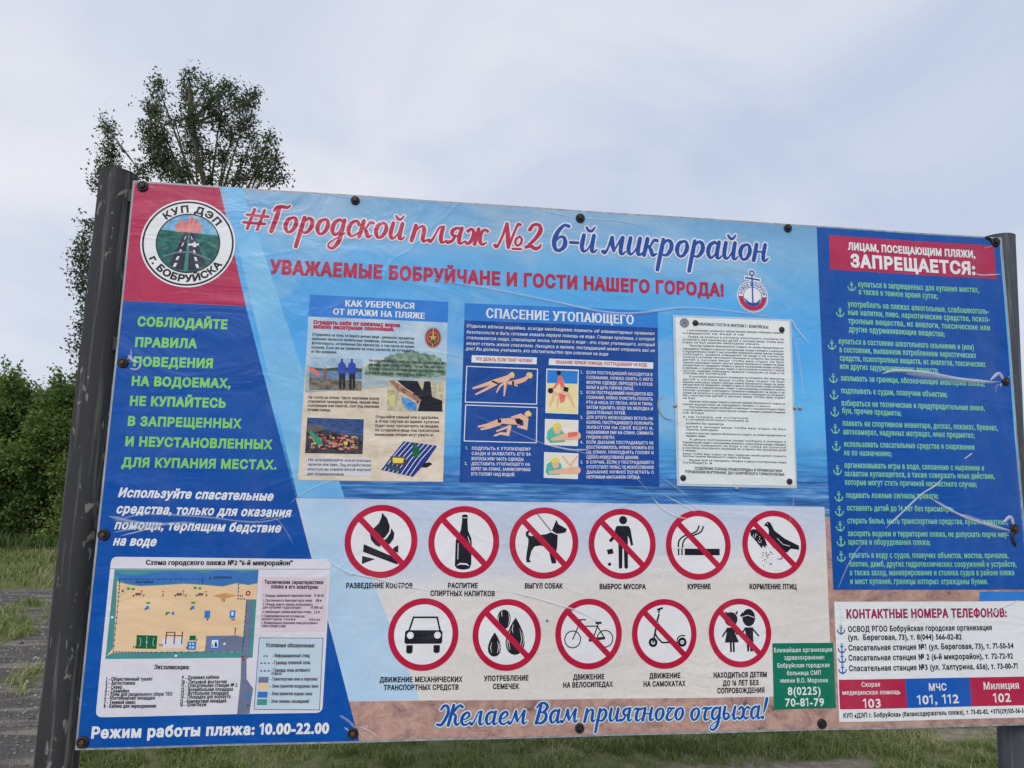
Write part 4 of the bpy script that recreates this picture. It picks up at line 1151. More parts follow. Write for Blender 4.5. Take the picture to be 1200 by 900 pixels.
TXT = [('Схема городского пляжа №2 "6-й микрорайон"', 258, 78, 873, 80, 21, .075, True), ('Экспликация:', 293, 517, 440, 518, 19, .06, True),
 ('Технические характеристики', 757, 158, 1003, 160, 16, .06, True), ('пляжа и его акватории:', 785, 177, 982, 180, 16, .06, True), ('Условные обозначения:', 763, 425, 967, 427, 17, .06, True),
 ('1. Площадь прибрежной территории пляжа    35 600 м2', 752, 213, 1006, 213, 11, .03, False), ('2. Протяженность береговой черты пляжа     300 м', 752, 233, 996, 234, 11, .03, False), ('3. Площадь водного зеркала, используемого', 750, 249, 958, 251, 11, .03, False),
 ('для купания отдыхающих          10 000 м2', 750, 262, 1003, 264, 11, .03, False), ('4. Наибольшая глубина акватории пляжа    2,5 м', 748, 281, 988, 282, 11, .03, False), ('5. Среднеарифметическое состояние дна', 746, 298, 925, 300, 11, .03, False),
 ('акватории пляжа           песок', 746, 311, 990, 314, 11, .03, False), ('6. Функциональное назначение пляжа для купания и', 744, 327, 980, 329, 11, .03, False), ('отдыха граждан у воды', 744, 339, 845, 341, 11, .03, False),
 ('- Информационный стенд', 790, 468, 946, 468, 15, .045, True), ('- Граница пляжной зоны', 788, 498, 948, 497, 15, .045, True), ('- Граница зоны активного', 785, 530, 948, 529, 15, .045, True), ('отдыха', 785, 542, 828, 542, 13, .045, True),
 ('- Транспортная зона и парковка', 780, 566, 978, 566, 14, .045, True), ('- Зона принятия воздушных ванн', 780, 596, 982, 596, 14, .045, True), ('- Зона принятия водных ванн', 778, 628, 957, 628, 14, .045, True), ('- Зона зеленых насаждений', 776, 660, 943, 660, 14, .045, True),
 ('р. БЕРЕЗИНА', 525, 137, 618, 136, 10, .04, True), ('Зона купания', 216, 154, 288, 154, 9, .04, True)]
for i, (s, y, x1) in enumerate([('1 - Общественный туалет', 565, 285), ('2 - Автостоянка', 582, 212), ('3 - Сквер', 599, 158), ('4 - Скамейка', 615, 187), ('5 - Урны для раздельного сбора ТБО', 629, 368), ('6 - Контейнерная площадка', 645, 295), ('7 - Теневой навес', 663, 214), ('8 - Кабина для переодевания', 679, 300)]):
    TXT.append((s, 91 - i * 1.4, y, x1, y - .5, 15, .05, True))
for i, (s, y, x1) in enumerate([('9 - Душевая кабина', 560, 564), ('10 - Питьевой фонтанчик', 579, 597), ('11 - Спасательная станция № 2', 594, 640), ('12 - Волейбольная площадка', 611, 622), ('13 - Футбольная площадка', 627, 604), ('14 - Площадка для воркаута', 642, 612), ('15 - Кемпинговая площадка', 660, 594), ('16 - Шлагбаум', 675, 510)]):
    TXT.append((s, 409 - i * 1.2, y, x1, y - 1.5, 15, .05, True))
for s, xa, ya, xb, yb, cp, w, sf in TXT: text(s, Z7, xa, ya, xb, yb, cp, BLACK, 16, w * .75, serif=sf, parent=plan)
F = Print()
for s, x, y in [('8', 160, 192), ('4', 205, 212), ('7', 248, 212), ('7', 328, 212), ('4', 380, 212), ('7', 424, 212), ('4', 470, 212), ('7', 512, 212), ('12', 582, 232), ('5', 256, 268), ('5', 446, 268), ('5', 344, 290), ('9', 516, 313), ('10', 622, 313), ('13', 210, 428), ('14', 320, 420), ('3', 470, 398), ('1', 428, 432), ('11', 658, 214), ('2', 685, 676)]:
    text(s, Z7, x - 3 * len(s), y, x + 4 * len(s), y, 9, None, 17, .05, F=F)
F.build('plan_numbers', BLACK, plan)

# ------------------------------------------------------------------ theft poster
Z8 = zoomed(340, 340, .26667)
TH = inkmix('theft_poster_ground', [(.3, (196, 176, 158)), (.5, (214, 200, 182)), (.7, (226, 214, 200))], 16, 8, (1, 1, 1.6), .7)
th = Print().big([Z8(35, 835), Z8(672, 842), Z8(695, 52), Z8(88, 20)], 9).build('theft_warning_poster', TH)
def z8(pts, h, name, mat, par=None):
    F = Print(); F.poly([Z8(*p) for p in pts], h); return F.build(name, mat, par or th)
z8([(68, 330), (325, 330), (420, 300), (688, 330), (692, 143), (80, 116)], 10, 'poster_sky', inkmix('poster_sky_ink', [(.35, (150, 186, 214)), (.65, (196, 212, 224))], 8, 5))
z8([(70, 330), (300, 330), (400, 360), (520, 380), (687, 372), (688, 400), (400, 430), (66, 450)], 10.6, 'poster_lake', inkmix('poster_lake_ink', [(.35, (138, 160, 170)), (.65, (180, 190, 190))], 16, 5, (1, 1, 5)))
z8([(330, 345), (342, 328), (356, 322), (372, 326), (388, 312), (404, 318), (416, 296), (430, 292), (440, 282), (458, 286), (474, 274), (496, 278), (512, 266), (536, 272), (552, 268), (574, 280), (592, 274), (612, 286), (634, 282), (648, 296), (662, 298), (668, 314), (686, 318), (684, 375), (600, 390), (430, 380), (330, 372)], 11.4, 'poster_trees', inkmix('poster_tree_ink', [(.32, (70, 98, 88)), (.5, (112, 140, 122)), (.68, (156, 178, 160))], 55, 7))
z8([(80, 116), (692, 143), (695, 52), (88, 20)], 12, 'poster_heading_band', BAND)
text('КАК УБЕРЕЧЬСЯ', Z8, 243, 72, 545, 84, 27, WHITE, 14, .055, serif=True, parent=th)
text('ОТ КРАЖИ НА ПЛЯЖЕ', Z8, 190, 107, 590, 127, 26, WHITE, 14, .055, serif=True, parent=th)
text('Оградить себя от пляжных воров', Z8, 103, 148, 482, 163, 16, RED, 14, .11, parent=th)
text('можно нехитрыми способами.', Z8, 103, 167, 458, 181, 16, RED, 14, .11, parent=th)
BL1 = ['Отправляясь на пляж, не берите ценные вещи - денежную, предметом', 'кражами являются мобильные телефоны, планшеты, ноутбуки,', 'фотоаппараты, оставленные без присмотра, в том числе во время', 'купания. Если же вы привезли на пляж ценности, не оставляйте', 'их без внимания.']
for i, s in enumerate(BL1): text(s, Z8, 97 - i, 200 + i * 18.7, 545 if i < 4 else 206, 219 + i * 18 if i < 4 else 279, 12, BLACK, 14, .035, serif=True, parent=th)
BL2 = ['Не кладите вещи у себя за спиной, оставляйте их', 'на виду, либо сбоку от себя. Перед тем как зайти', 'в воду, сумку и личные вещи лучше прикрыть', 'полотенцем или спрятать под коврик.']
for i, s in enumerate(BL2): text(s, Z8, 348, 315 + i * 17.8, 676 if i < 3 else 600, 328 + i * 17.5, 12, BLACK, 14, .035, serif=True, parent=th)
BL3 = ['Не спите на пляже. Часто жертвами воров', 'становятся граждане, которые, закрыв лицо', 'полотенцем или газетой, спят под мерными', 'лучами солнца.']
for i, s in enumerate(BL3): text(s, Z8, 80 - i, 476 + i * 18, 390 if i < 3 else 178, 482 + i * 17.5 if i < 3 else 533, 12, BLACK, 14, .035, serif=True, parent=th)
BL4 = ['Отдыхайте семьей или с друзьями,', 'в этом случае во время купания', 'будет кому присмотреть за вещами.', 'Не оставляйте вещи под присмотром', 'незнакомцев, которые могут украсть их.']
for i, s in enumerate(BL4): text(s, Z8, 376 - i, 562 + i * 19.5, 654 if i < 4 else 632, 566 + i * 19, 12, BLACK, 14, .035, serif=True, parent=th)
BL5 = ['Не употребляйте алкогольные', 'напитки или пиво. Под воздействием', 'алкоголя вы станете легкой жертвой', 'для злоумышленников.']
z8([(72, 735), (358, 740), (356, 818), (68, 814)], 13, 'poster_text_patch', ink('patch_ink', (206, 206, 214)))
for i, s in enumerate(BL5): text(s, Z8, 80 - i, 751 + i * 20.5, 354 if i < 3 else 238, 755 + i * 20, 12, BLACK, 14, .035, serif=True, parent=th)
# police shield emblem
sc_ = Z8(628, 210)
Print().disc(sc_, .027, 13.4, 28, .034).build('shield_rim', ink('silver_ink', (150, 140, 140)), th)
Print().disc(sc_, .0235, 14, 24, .0300).build('shield_emblem', ink('shield_red_ink', (150, 44, 52)), th)
Print().ring(sc_, .0172, .0188, 15, 24).build('shield_ring', ink('gold_ink', (196, 166, 96)), th)
F = Print(); s5 = []
for i in range(10):
    rr = .014 if i % 2 == 0 else .006
    s5.append((sc_[0] + rr * math.sin(i * math.pi / 5), sc_[1] + rr * math.cos(i * math.pi / 5)))
F.poly(s5, 16); F.poly([(sc_[0] - .003, sc_[1]), (sc_[0] + .003, sc_[1]), (sc_[0], sc_[1] + .044)], 16.5); F.poly([(sc_[0] - .003, sc_[1]), (sc_[0], sc_[1] - .04), (sc_[0] + .003, sc_[1])], 16.5)
F.build('shield_star', ink('gold_ink', (196, 166, 96)), th)
Print().disc((sc_[0], sc_[1] - .012), .007, 17, 12).build('shield_centre', DARKGREEN, th)
# photo 1: two people at the water
ph = z8([(84, 438), (314, 442), (318, 303), (88, 294)], 14, 'patrol_photo', inkmix('photo_sky_ink', [(.35, (140, 168, 194)), (.65, (178, 198, 214))], 30, 5))
z8([(84, 390), (315, 394), (316, 360), (86, 352)], 15, 'photo_water', inkmix('photo_water_ink', [(.35, (70, 104, 148)), (.65, (120, 150, 180))], 40, 6, (1, 1, 6)), ph); z8([(84, 438), (314, 442), (315, 400), (84, 384)], 15.5, 'photo_shore', inkmix('shore_ink', [(.35, (78, 76, 74)), (.65, (140, 132, 118))], 60), ph)
z8([(86, 352), (316, 360), (317, 345), (230, 338), (150, 345), (86, 338)], 15.8, 'photo_treeline', inkmix('photo_treeline_ink', [(.35, (30, 56, 48)), (.65, (62, 90, 70))], 90, 5), ph)
for dx in (0, 44):
    F = Print(); X = 228 + dx
    F.disc(Z8(X, 313), .004, 17, 12); F.poly([Z8(X - 15, 324), Z8(X - 5, 317), Z8(X + 6, 317), Z8(X + 16, 326), Z8(X + 21, 368), Z8(X - 20, 366)], 17.3)
    F.build('photo_figure', ink('shirt_blue_ink', (36, 70, 170)), ph)
    F = Print(); F.poly([Z8(X - 13, 366), Z8(X + 15, 367), Z8(X + 14, 432), Z8(X + 5, 434), Z8(X + 1, 385), Z8(X - 3, 436), Z8(X - 12, 434)], 17.6); F.build('photo_figure', BLACK, ph)
    F = Print(); F.disc(Z8(X, 305), .0036, 18, 10, .002); F.build('photo_cap', BLACK, ph)
F = Print(); F.poly([Z8(88, 340), Z8(104, 342), Z8(136, 372), Z8(128, 378), Z8(86, 358)], 17); F.build('photo_figure', ink('coral_ink', (220, 110, 96)), ph)
F = Print(); F.disc(Z8(156, 340), .002, 17, 10); F.poly([Z8(149, 346), Z8(163, 347), Z8(162, 372), Z8(158, 402), Z8(150, 402), Z8(147, 372)], 17.2); F.build('photo_figure', ink('far_figure_ink', (120, 92, 80)), ph)
# photo 2: legs and towel on sand
ph = z8([(425, 530), (670, 535), (675, 404), (432, 396)], 14, 'towel_photo', inkmix('photo_sand_ink', [(.35, (160, 152, 128)), (.65, (206, 198, 168))], 90, 8))
z8([(470, 397), (560, 400), (592, 462), (560, 500), (540, 450), (500, 425)], 15, 'photo_shadow', BLACK, ph); z8([(590, 401), (616, 402), (624, 470), (668, 486), (668, 534), (560, 532), (575, 480)], 15.3, 'photo_shadow', BLACK, ph)
z8([(432, 397), (456, 397), (500, 430), (560, 468), (578, 486), (560, 490), (510, 462), (470, 438)], 16, 'photo_leg', inkmix('tanned_ink', [(.35, (128, 78, 66)), (.65, (190, 136, 116))], 70), ph)
z8([(488, 470), (520, 478), (556, 500), (556, 530), (520, 528), (496, 500)], 16.5, 'photo_towel', inkmix('towel_photo_ink', [(.35, (40, 110, 190)), (.65, (90, 160, 220))], 60), ph)
z8([(430, 470), (450, 458), (462, 470), (458, 500), (440, 510)], 16.5, 'photo_hat', ink('straw_ink', (206, 196, 130)), ph)
# photo 3: crowded beach
ph = z8([(66, 716), (318, 720), (324, 568), (76, 560)], 14, 'crowd_photo', inkmix('deep_lake_ink', [(.35, (26, 50, 96)), (.65, (60, 94, 150))], 50, 6, (1, 1, 5)))
z8([(66, 716), (318, 720), (322, 640), (230, 632), (140, 612), (72, 618)], 15, 'photo_shade', inkmix('crowd_dark_ink', [(.35, (26, 34, 52)), (.55, (60, 60, 70)), (.7, (110, 80, 80))], 70), ph)
z8([(74, 602), (90, 590), (140, 596), (150, 612), (120, 622), (74, 620)], 15.6, 'photo_jetty', ink('jetty_ink', (92, 92, 84)), ph)
rr = random.Random(11)
for nm, mt, n in [('photo_bathers', ink('coral_muted_ink', (188, 104, 92)), 34), ('photo_bathers', ink('skin_muted_ink', (196, 150, 126)), 34), ('photo_towels', ink('red_muted_ink', (168, 48, 62)), 18), ('photo_towels', ink('turq_muted_ink', (70, 142, 132)), 10), ('photo_shadows', BLACK, 26), ('photo_towels', ink('yellow_muted_ink', (206, 184, 90)), 6)]:
    F = Print()
    for i in range(n):
        x = rr.uniform(90, 300); y = 632 + (x - 90) * .05 + rr.uniform(0, 60); w = rr.uniform(3, 13); h_ = rr.uniform(1.5, 5)
        F.poly([Z8(x - w, y - h_), Z8(x + w * .4, y - h_ * 1.4), Z8(x + w, y + h_), Z8(x - w * .6, y + h_ * 1.2)], 16 + rr.random() * 2.5)
    F.build(nm, mt, ph)['kind'] = 'stuff'
z8([(80, 622), (96, 620), (142, 664), (136, 682), (118, 676)], 19, 'photo_parasol', ink('teal_green_ink', (30, 150, 110)), ph)
F = Print(); F.disc(Z8(246, 672), .0055, 19.4, 14); F.build('photo_ball', YELLOW, ph)
# photo 4: striped towel cut-out
tw = z8([(400, 790), (452, 722), (500, 664), (646, 684), (600, 752), (540, 820)], 14, 'striped_towel', ink('towel_blue_ink', (24, 50, 130)))
F = Print()
for i in range(7):
    t = (i + .6) / 7.4
    a = (400 + 140 * t, 790 + 30 * t); b = (500 + 146 * t, 664 + 20 * t)
    F.stroke([Z8(*a), Z8((a[0] + b[0]) / 2 - 6, (a[1] + b[1]) / 2), Z8(*b)], .0022, 15)
F.build('towel_stripes', WHITE, tw)
z8([(440, 730), (512, 732), (506, 768), (446, 766)], 16, 'towel_bag', ink('bag_ink', (96, 60, 52)), tw); z8([(450, 736), (500, 738), (496, 760), (452, 760)], 17, 'towel_bag_face', YELLOW, tw)
z8([(420, 764), (470, 772), (500, 790), (470, 796), (424, 782)], 16, 'towel_object', ink('denim_ink', (52, 78, 90)), tw); z8([(540, 672), (552, 672), (574, 712), (560, 738), (536, 728)], 16, 'towel_bottle', DARKGREEN, tw); z8([(584, 762), (612, 756), (626, 764), (600, 780), (578, 778)], 16, 'flip_flop', BLACK, tw)

# ------------------------------------------------------------------ rescue poster
ZR = zoomed(530, 340, .2665)
rp = Print().big([ZR(32, 843), ZR(910, 863), ZR(903, 92), ZR(55, 57)], 9).build('rescue_poster', POSTERBLUE)
def zr(pts, h, name, mat, par=None):
    F = Print(); F.poly([ZR(*p) for p in pts], h); return F.build(name, mat, par or rp)
zr([(53, 133), (902, 166), (903, 92), (55, 57)], 11, 'poster_heading_band', BAND)
text('СПАСЕНИЕ УТОПАЮЩЕГО', ZR, 150, 121, 797, 150, 41, WHITE, 13, .04, serif=True, parent=rp)
IT = [('Отдыхая вблизи водоёма, всегда необходимо помнить об элементарных правилах', 62, 163, 888, 197), ('безопасности и быть готовым оказать первую помощь на воде. Главная проблема, с которой', 62, 190, 888, 222),
      ('сталкиваются люди, спасающие жизнь человека в воде - это страх утопающего, который', 62, 215, 889, 247), ('может стоить жизни спасателю. Находясь в панике, пострадавший может отправить вас на', 62, 240, 889, 272), ('дно! Вы должны учитывать это обстоятельство при спасении на воде', 60, 263, 684, 288)]
for s, xa, ya, xb, yb in IT: text(s, ZR, xa, ya, xb, yb, 14, WHITE, 11, .02, italic=.22, parent=rp)
zr([(84, 318), (371, 326), (372, 296), (86, 286)], 11, 'poster_label', WHITE); zr([(424, 329), (883, 346), (884, 318), (426, 301)], 11, 'poster_label', WHITE)
text('ЧТО ДЕЛАТЬ, ЕСЛИ ТОНЕТ ЧЕЛОВЕК', ZR, 104, 309, 352, 317, 14, RED, 13, .04, parent=rp); text('ОКАЗАНИЕ ПЕРВОЙ ПОМОЩИ, ПОСТРАДАВШЕМУ НА ВОДЕ', ZR, 455, 323, 856, 336, 14, RED, 13, .04, parent=rp)
def frame(q, inner, name='illustration_frame'):
    o = zr(q, 11, name, WHITE)
    c = np.mean(q, axis=0)
    zr([tuple(c + (np.array(p) - c) * np.array([1 - 8 / (abs(p[0] - c[0]) * 2), 1 - 8 / (abs(p[1] - c[1]) * 2)])) for p in q], 12, 'illustration_ground', inner, o)
    return o
def figure(par, parts):
    for nm, mt, h, shapes in parts:
        F = Print()
        for i, s in enumerate(shapes):
            if i and nm != 'bather': F.build(nm, mt, par); F = Print()
            if s[0] == 'p': F.poly([ZR(*p) for p in s[1]], h + i * .12)
            elif s[0] == 'd': F.disc(ZR(*s[1]), s[2] * .00075, h + i * .12, 14)
            else: F.stroke([ZR(*p) for p in s[1]], [x * .00075 for x in s[2]], h + i * .12, cap=True)
        F.build(nm, mt, par)
fr = frame([(55, 494), (373, 503), (377, 345), (62, 333)], POSTERBLUE)
figure(fr, [('bather', SKIN, 14, [('s', [(92, 432), (130, 420), (185, 402), (240, 388), (258, 374)], [8, 13, 19, 24, 16]), ('s', [(104, 458), (140, 440), (190, 412)], [7, 11, 15]), ('s', [(236, 392), (232, 430), (228, 464)], [11, 10, 6]), ('s', [(240, 398), (208, 424), (196, 448)], [10, 8, 6]),
            ('s', [(250, 408), (290, 402), (318, 392), (334, 380)], [14, 20, 18, 12]), ('s', [(262, 412), (285, 420)], [9, 7]), ('d', (262, 374), 12), ('d', (338, 374), 13)]),
            ('bather_hair', YELLOW, 17, [('p', [(330, 364), (348, 362), (354, 376), (346, 390), (338, 386), (342, 374)]), ('p', [(256, 362), (268, 360), (274, 374), (270, 384), (262, 378)])]), ('bather_trunks', BLACK, 17, [('p', [(176, 396), (200, 406), (198, 414), (172, 402)]), ('p', [(262, 400), (272, 400), (272, 420), (264, 420)])])])
fr = frame([(50, 665), (372, 673), (375, 514), (57, 503)], POSTERBLUE)
figure(fr, [('bather', SKIN, 14, [('s', [(116, 600), (150, 594), (205, 576), (250, 576), (292, 582)], [8, 12, 19, 26, 20]), ('s', [(128, 612), (160, 604), (208, 586)], [8, 12, 16]), ('s', [(186, 640), (212, 630), (244, 634), (252, 600)], [7, 10, 14, 16]), ('s', [(196, 620), (222, 610), (250, 600)], [7, 9, 12]),
            ('s', [(262, 560), (300, 552), (324, 570), (322, 606), (290, 600)], [9, 18, 22, 16, 9]), ('d', (330, 546), 12), ('d', (292, 574), 13)]),
            ('bather_hair', YELLOW, 17, [('p', [(322, 534), (338, 530), (348, 542), (346, 556), (336, 548)])]), ('bather_trunks', BLACK, 17, [('p', [(200, 564), (216, 570), (214, 584), (200, 582)]), ('p', [(276, 570), (292, 562), (308, 572), (300, 590), (284, 588)])])])
fr = frame([(410, 540), (553, 546), (556, 350), (414, 345)], ink('beach_yellow_ink', (232, 214, 160)))
zr([(416, 408), (550, 412), (552, 356), (418, 351)], 13, 'illustration_sea', BAND, fr)
figure(fr, [('bather', SKIN, 15, [('s', [(432, 442), (450, 430), (478, 398)], [8, 10, 10]), ('s', [(480, 400), (486, 430), (505, 440)], [20, 22, 14]), ('s', [(500, 445), (522, 480), (534, 512)], [16, 14, 8]), ('s', [(480, 452), (465, 480), (462, 512)], [13, 12, 8]), ('s', [(428, 512), (440, 482), (448, 452)], [8, 11, 13]), ('s', [(500, 440), (470, 462), (442, 448)], [14, 16, 14])]),
            ('rescuer', ink('coral_ink', (220, 110, 96)), 17, [('s', [(474, 388), (484, 420)], [22, 16]), ('s', [(470, 396), (452, 424), (436, 436)], [9, 8, 6]), ('p', [(468, 452), (500, 462), (492, 490), (476, 498)])]),
            ('bather_hair', BLACK, 18, [('d', (468, 364), 10), ('d', (432, 442), 12), ('p', [(490, 424), (512, 430), (508, 448), (488, 444)])])])
fr = frame([(406, 680), (552, 686), (555, 572), (408, 566)], ink('pale_ground_ink', (222, 218, 204)))
figure(fr, [('rescuer', TURQ, 14, [('p', [(414, 650), (420, 618), (440, 602), (478, 612), (502, 640), (494, 668), (430, 672)])]), ('bather', SKIN, 15.5, [('s', [(440, 656), (490, 646), (548, 640)], [12, 26, 34]), ('d', (462, 618), 15)]), ('bather_hair', YELLOW, 17, [('p', [(442, 612), (446, 590), (462, 582), (480, 592), (482, 606), (462, 604), (454, 622)])]), ('bather_trunks', ink('coral_ink', (220, 110, 96)), 17, [('p', [(508, 626), (550, 622), (550, 640), (510, 648)])])])
fr = frame([(402, 825), (552, 831), (555, 718), (404, 712)], ink('pale_ground_ink', (222, 218, 204)))
figure(fr, [('rescuer', TURQ, 14, [('p', [(410, 800), (416, 765), (436, 752), (478, 762), (486, 800), (470, 812), (420, 812)])]), ('bather', SKIN, 15.5, [('s', [(430, 802), (490, 796), (548, 792)], [12, 24, 32]), ('d', (454, 770), 14), ('s', [(486, 730), (505, 755), (520, 775)], [8, 8, 6]), ('s', [(548, 732), (530, 755), (520, 775)], [8, 8, 6])]), ('bather_hair', YELLOW, 17, [('p', [(436, 764), (440, 742), (456, 734), (472, 744), (474, 758), (456, 756)])])])
LT = ['ПОДПЛЫТЬ К УТОПАЮЩЕМУ', 'СЗАДИ И ЗАХВАТИТЬ ЕГО ЗА', 'ВОЛОСЫ ИЛИ ЧАСТЬ ОДЕЖДЫ.', 'ДОСТАВИТЬ УТОПАЮЩЕГО НА', 'БЕРЕГ НА СПИНЕ, ЗАФИКСИРОВАВ', 'ЕГО ГОЛОВУ НАД ВОДОЙ.']
for i, s in enumerate(LT): text(s, ZR, 86 - i * .6, 702 + i * 22.4, [344, 345, 316, 342, 343, 275][i], 705 + i * 22.6, 13, PAPER, 11, .035, parent=rp)
F = Print(); text('1.', ZR, 58, 701, 68, 701, 13, None, 11, .03, F=F); text('2.', ZR, 55, 768, 65, 768, 13, None, 11, .03, F=F)
RTX = ['ЕСЛИ ПОСТРАДАВШИЙ НАХОДИТСЯ В', 'СОЗНАНИИ, НУЖНО СНЯТЬ С НЕГО', 'МОКРУЮ ОДЕЖДУ, ПЕРЕОДЕТЬ В СУХОЕ', 'БЕЛЬЁ И ДАТЬ ГОРЯЧЕЕ ПИТЬЁ.', 'ЕСЛИ ПОСТРАДАВШИЙ НАХОДИТСЯ БЕЗ', 'СОЗНАНИЯ, НУЖНО ОЧИСТИТЬ ПОЛОСТЬ', 'РТА И НОСА ОТ ПЕСКА, ИЛА И ТИНЫ,', 'ЗАТЕМ УДАЛИТЬ ВОДУ ИЗ ЖЕЛУДКА И', 'ДЫХАТЕЛЬНЫХ ПУТЕЙ.', 'ДЛЯ ЭТОГО НЕОБХОДИМО ВСТАТЬ НА',
       'КОЛЕНО, ПОСТРАДАВШЕГО ПОЛОЖИТЬ', 'ЖИВОТОМ НА СВОЁ БЕДРО И,', 'НАДАВЛИВАЯ ЕМУ НА СПИНУ, СЖИМАТЬ', 'ГРУДНУЮ КЛЕТКУ.', 'ЕСЛИ ДЫХАНИЕ ПОСТРАДАВШЕГО НЕ', 'ВОССТАНОВИЛОСЬ, НУЖНО УЛОЖИТЬ ЕГО', 'НА СПИНУ, ПРИПОДНЯТЬ ГОЛОВУ И', 'СДЕЛАТЬ ИСКУССТВЕННОЕ ДЫХАНИЕ.', 'В СЛУЧАЕ, ЕСЛИ У ПОСТРАДАВШЕГО', 'ОТСУТСТВУЕТ ПУЛЬС, ТО ИСКУССТВЕННОЕ', 'ДЫХАНИЕ НУЖНО СОЧЕТАТЬ С', 'НЕПРЯМЫМ МАССАЖЕМ СЕРДЦА.']
NUM = {0: '1.', 4: '2.', 9: '3.', 14: '4.', 18: '5.'}
for i, s in enumerate(RTX):
    ya = 368 + i * 21.9
    xe = 880 + i * .3
    if s[-1] == '.': xe = {3: 798, 8: 762, 13: 714, 17: 820, 21: 826}[i]
    text(s, ZR, 590, ya, xe, ya + (10 - i * .45) * (xe - 590) / 290, 13, PAPER, 11, .035, parent=rp)
    if i in NUM: text(NUM[i], ZR, 564, ya, 574, ya, 13, None, 11, .03, F=F)
F.build('list_numbers', PAPER, rp)

# ------------------------------------------------------------------ bolts with rubber washers
def lathe(prof, n, c, axis='y'):
    V, Fc = [], []
    for (r, d) in prof:
        for i in range(n):
            a = 2 * math.pi * i / n
            V.append((c[0] + r * math.cos(a), c[1] - d, c[2] + r * math.sin(a)))
    for j in range(len(prof) - 1):
        for i in range(n):
            a = j * n + i; b = j * n + (i + 1) % n
            Fc.append((a, b, b + n, a + n))
    Fc.append(tuple((len(prof) - 1) * n + i for i in range(n)))
    return V, Fc
def bolt(px, py, rusty, r=.0158, parent=board, uvc=None):
    u, v = uvc or bp(px, py)
    c = (BX + u - ORG.x, BY - bulge(u, v) - ORG.y, BZ + v)
    V, Fc = lathe([(r, -.004), (r, .004), (r * .93, .0065), (r * .7, .0075), (r * .55, .0062), (r * .5, .0055)], 24, c)
    w = mesh_obj('washer', V, Fc, RUBBER, parent, smooth=True)
    rr = r * (.46 if rusty else .52)
    V, Fc = lathe([(rr, .0045), (rr, .0105), (rr * .8, .0125), (rr * .3, .013)], 6 if rusty else 14, c)
    mesh_obj('bolt_head', V, Fc, RUST if rusty else DARKSTEEL, w)
    return w
for px, py, ru in [(167.5, 218.7, 0), (416.5, 235.5, 0), (680, 255.5, 0), (923, 267.5, 0), (1165.2, 284.3, 0), (144, 425, 1), (122.3, 626.3, 1), (97.7, 869, 1),
                   (1178, 447, 1), (1188, 619.5, 1), (414, 858.5, 1), (679, 853, 0), (963, 848, 0), (1204, 842, 0)]:
    bolt(px, py, ru, .0158 * (1 + .10 * math.sin(px * 1.7)))

# ------------------------------------------------------------------ creases of the clear film
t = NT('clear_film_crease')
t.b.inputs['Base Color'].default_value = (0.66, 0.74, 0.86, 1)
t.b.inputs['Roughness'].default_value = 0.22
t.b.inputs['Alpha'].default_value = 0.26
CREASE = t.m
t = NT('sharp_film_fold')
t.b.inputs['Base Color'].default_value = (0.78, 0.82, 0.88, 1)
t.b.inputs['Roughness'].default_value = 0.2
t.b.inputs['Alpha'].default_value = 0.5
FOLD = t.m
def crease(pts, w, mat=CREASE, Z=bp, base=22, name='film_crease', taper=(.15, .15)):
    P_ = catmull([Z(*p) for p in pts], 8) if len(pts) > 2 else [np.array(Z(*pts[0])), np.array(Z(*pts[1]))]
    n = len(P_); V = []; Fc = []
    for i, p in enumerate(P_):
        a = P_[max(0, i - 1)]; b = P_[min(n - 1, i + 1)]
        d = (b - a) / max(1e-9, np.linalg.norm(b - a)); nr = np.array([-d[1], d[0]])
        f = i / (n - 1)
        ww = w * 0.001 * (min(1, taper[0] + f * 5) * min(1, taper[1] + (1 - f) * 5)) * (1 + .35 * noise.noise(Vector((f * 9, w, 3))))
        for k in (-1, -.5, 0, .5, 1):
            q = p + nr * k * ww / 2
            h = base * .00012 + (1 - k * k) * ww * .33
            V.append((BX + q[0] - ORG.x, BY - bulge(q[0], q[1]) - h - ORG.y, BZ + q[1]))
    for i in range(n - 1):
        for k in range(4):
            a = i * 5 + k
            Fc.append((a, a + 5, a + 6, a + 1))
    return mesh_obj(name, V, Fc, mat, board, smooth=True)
crease([(500, 328), (560, 336), (640, 352), (700, 365), (740, 367.5), (800, 361), (862, 366), (905, 372)], 9)
crease([(510, 327), (580, 337)], 3, FOLD)
crease([(640, 351), (700, 364), (745, 367), (800, 361)], 4, FOLD)
crease([(134, 611), (170, 603), (240, 606), (300, 612), (345, 604)], 6)
crease([(134, 624), (160, 619), (196, 614), (232, 612)], 8)
crease([(128, 605), (160, 613), (200, 615)], 14)
crease([(142, 628), (170, 621), (192, 614)], 4, FOLD)
crease([(300, 610), (322, 607), (334, 620), (345, 640)], 3)
crease([(1033, 438), (1050, 434.5), (1085, 437), (1130, 445), (1172, 448)], 11, FOLD)
crease([(1060, 438), (1110, 444), (1165, 449)], 18)
crease([(1160, 446), (1170, 438), (1176, 447)], 12, FOLD)
crease([(1142, 321), (1150, 323), (1172, 322)], 6, FOLD)
crease([(1037, 619), (1055, 602), (1078, 580), (1095, 569), (1104, 560)], 6, FOLD)
crease([(1088, 583), (1108, 595), (1132, 607), (1160, 616), (1186, 622)], 9, FOLD)
crease([(1120, 602), (1150, 612), (1180, 622)], 16)
crease([(1175, 612), (1184, 606), (1188, 618)], 12, FOLD)
crease([(1187, 622), (1186, 630), (1190, 641)], 14, DARKSTEEL, taper=(.5, .1))
crease([(981, 690), (990, 668), (1000, 650), (1010, 636)], 5)
crease([(1129, 538), (1135, 534), (1139, 531)], 5, FOLD)
crease([(1158, 719), (1176, 710), (1194, 703)], 7, FOLD)
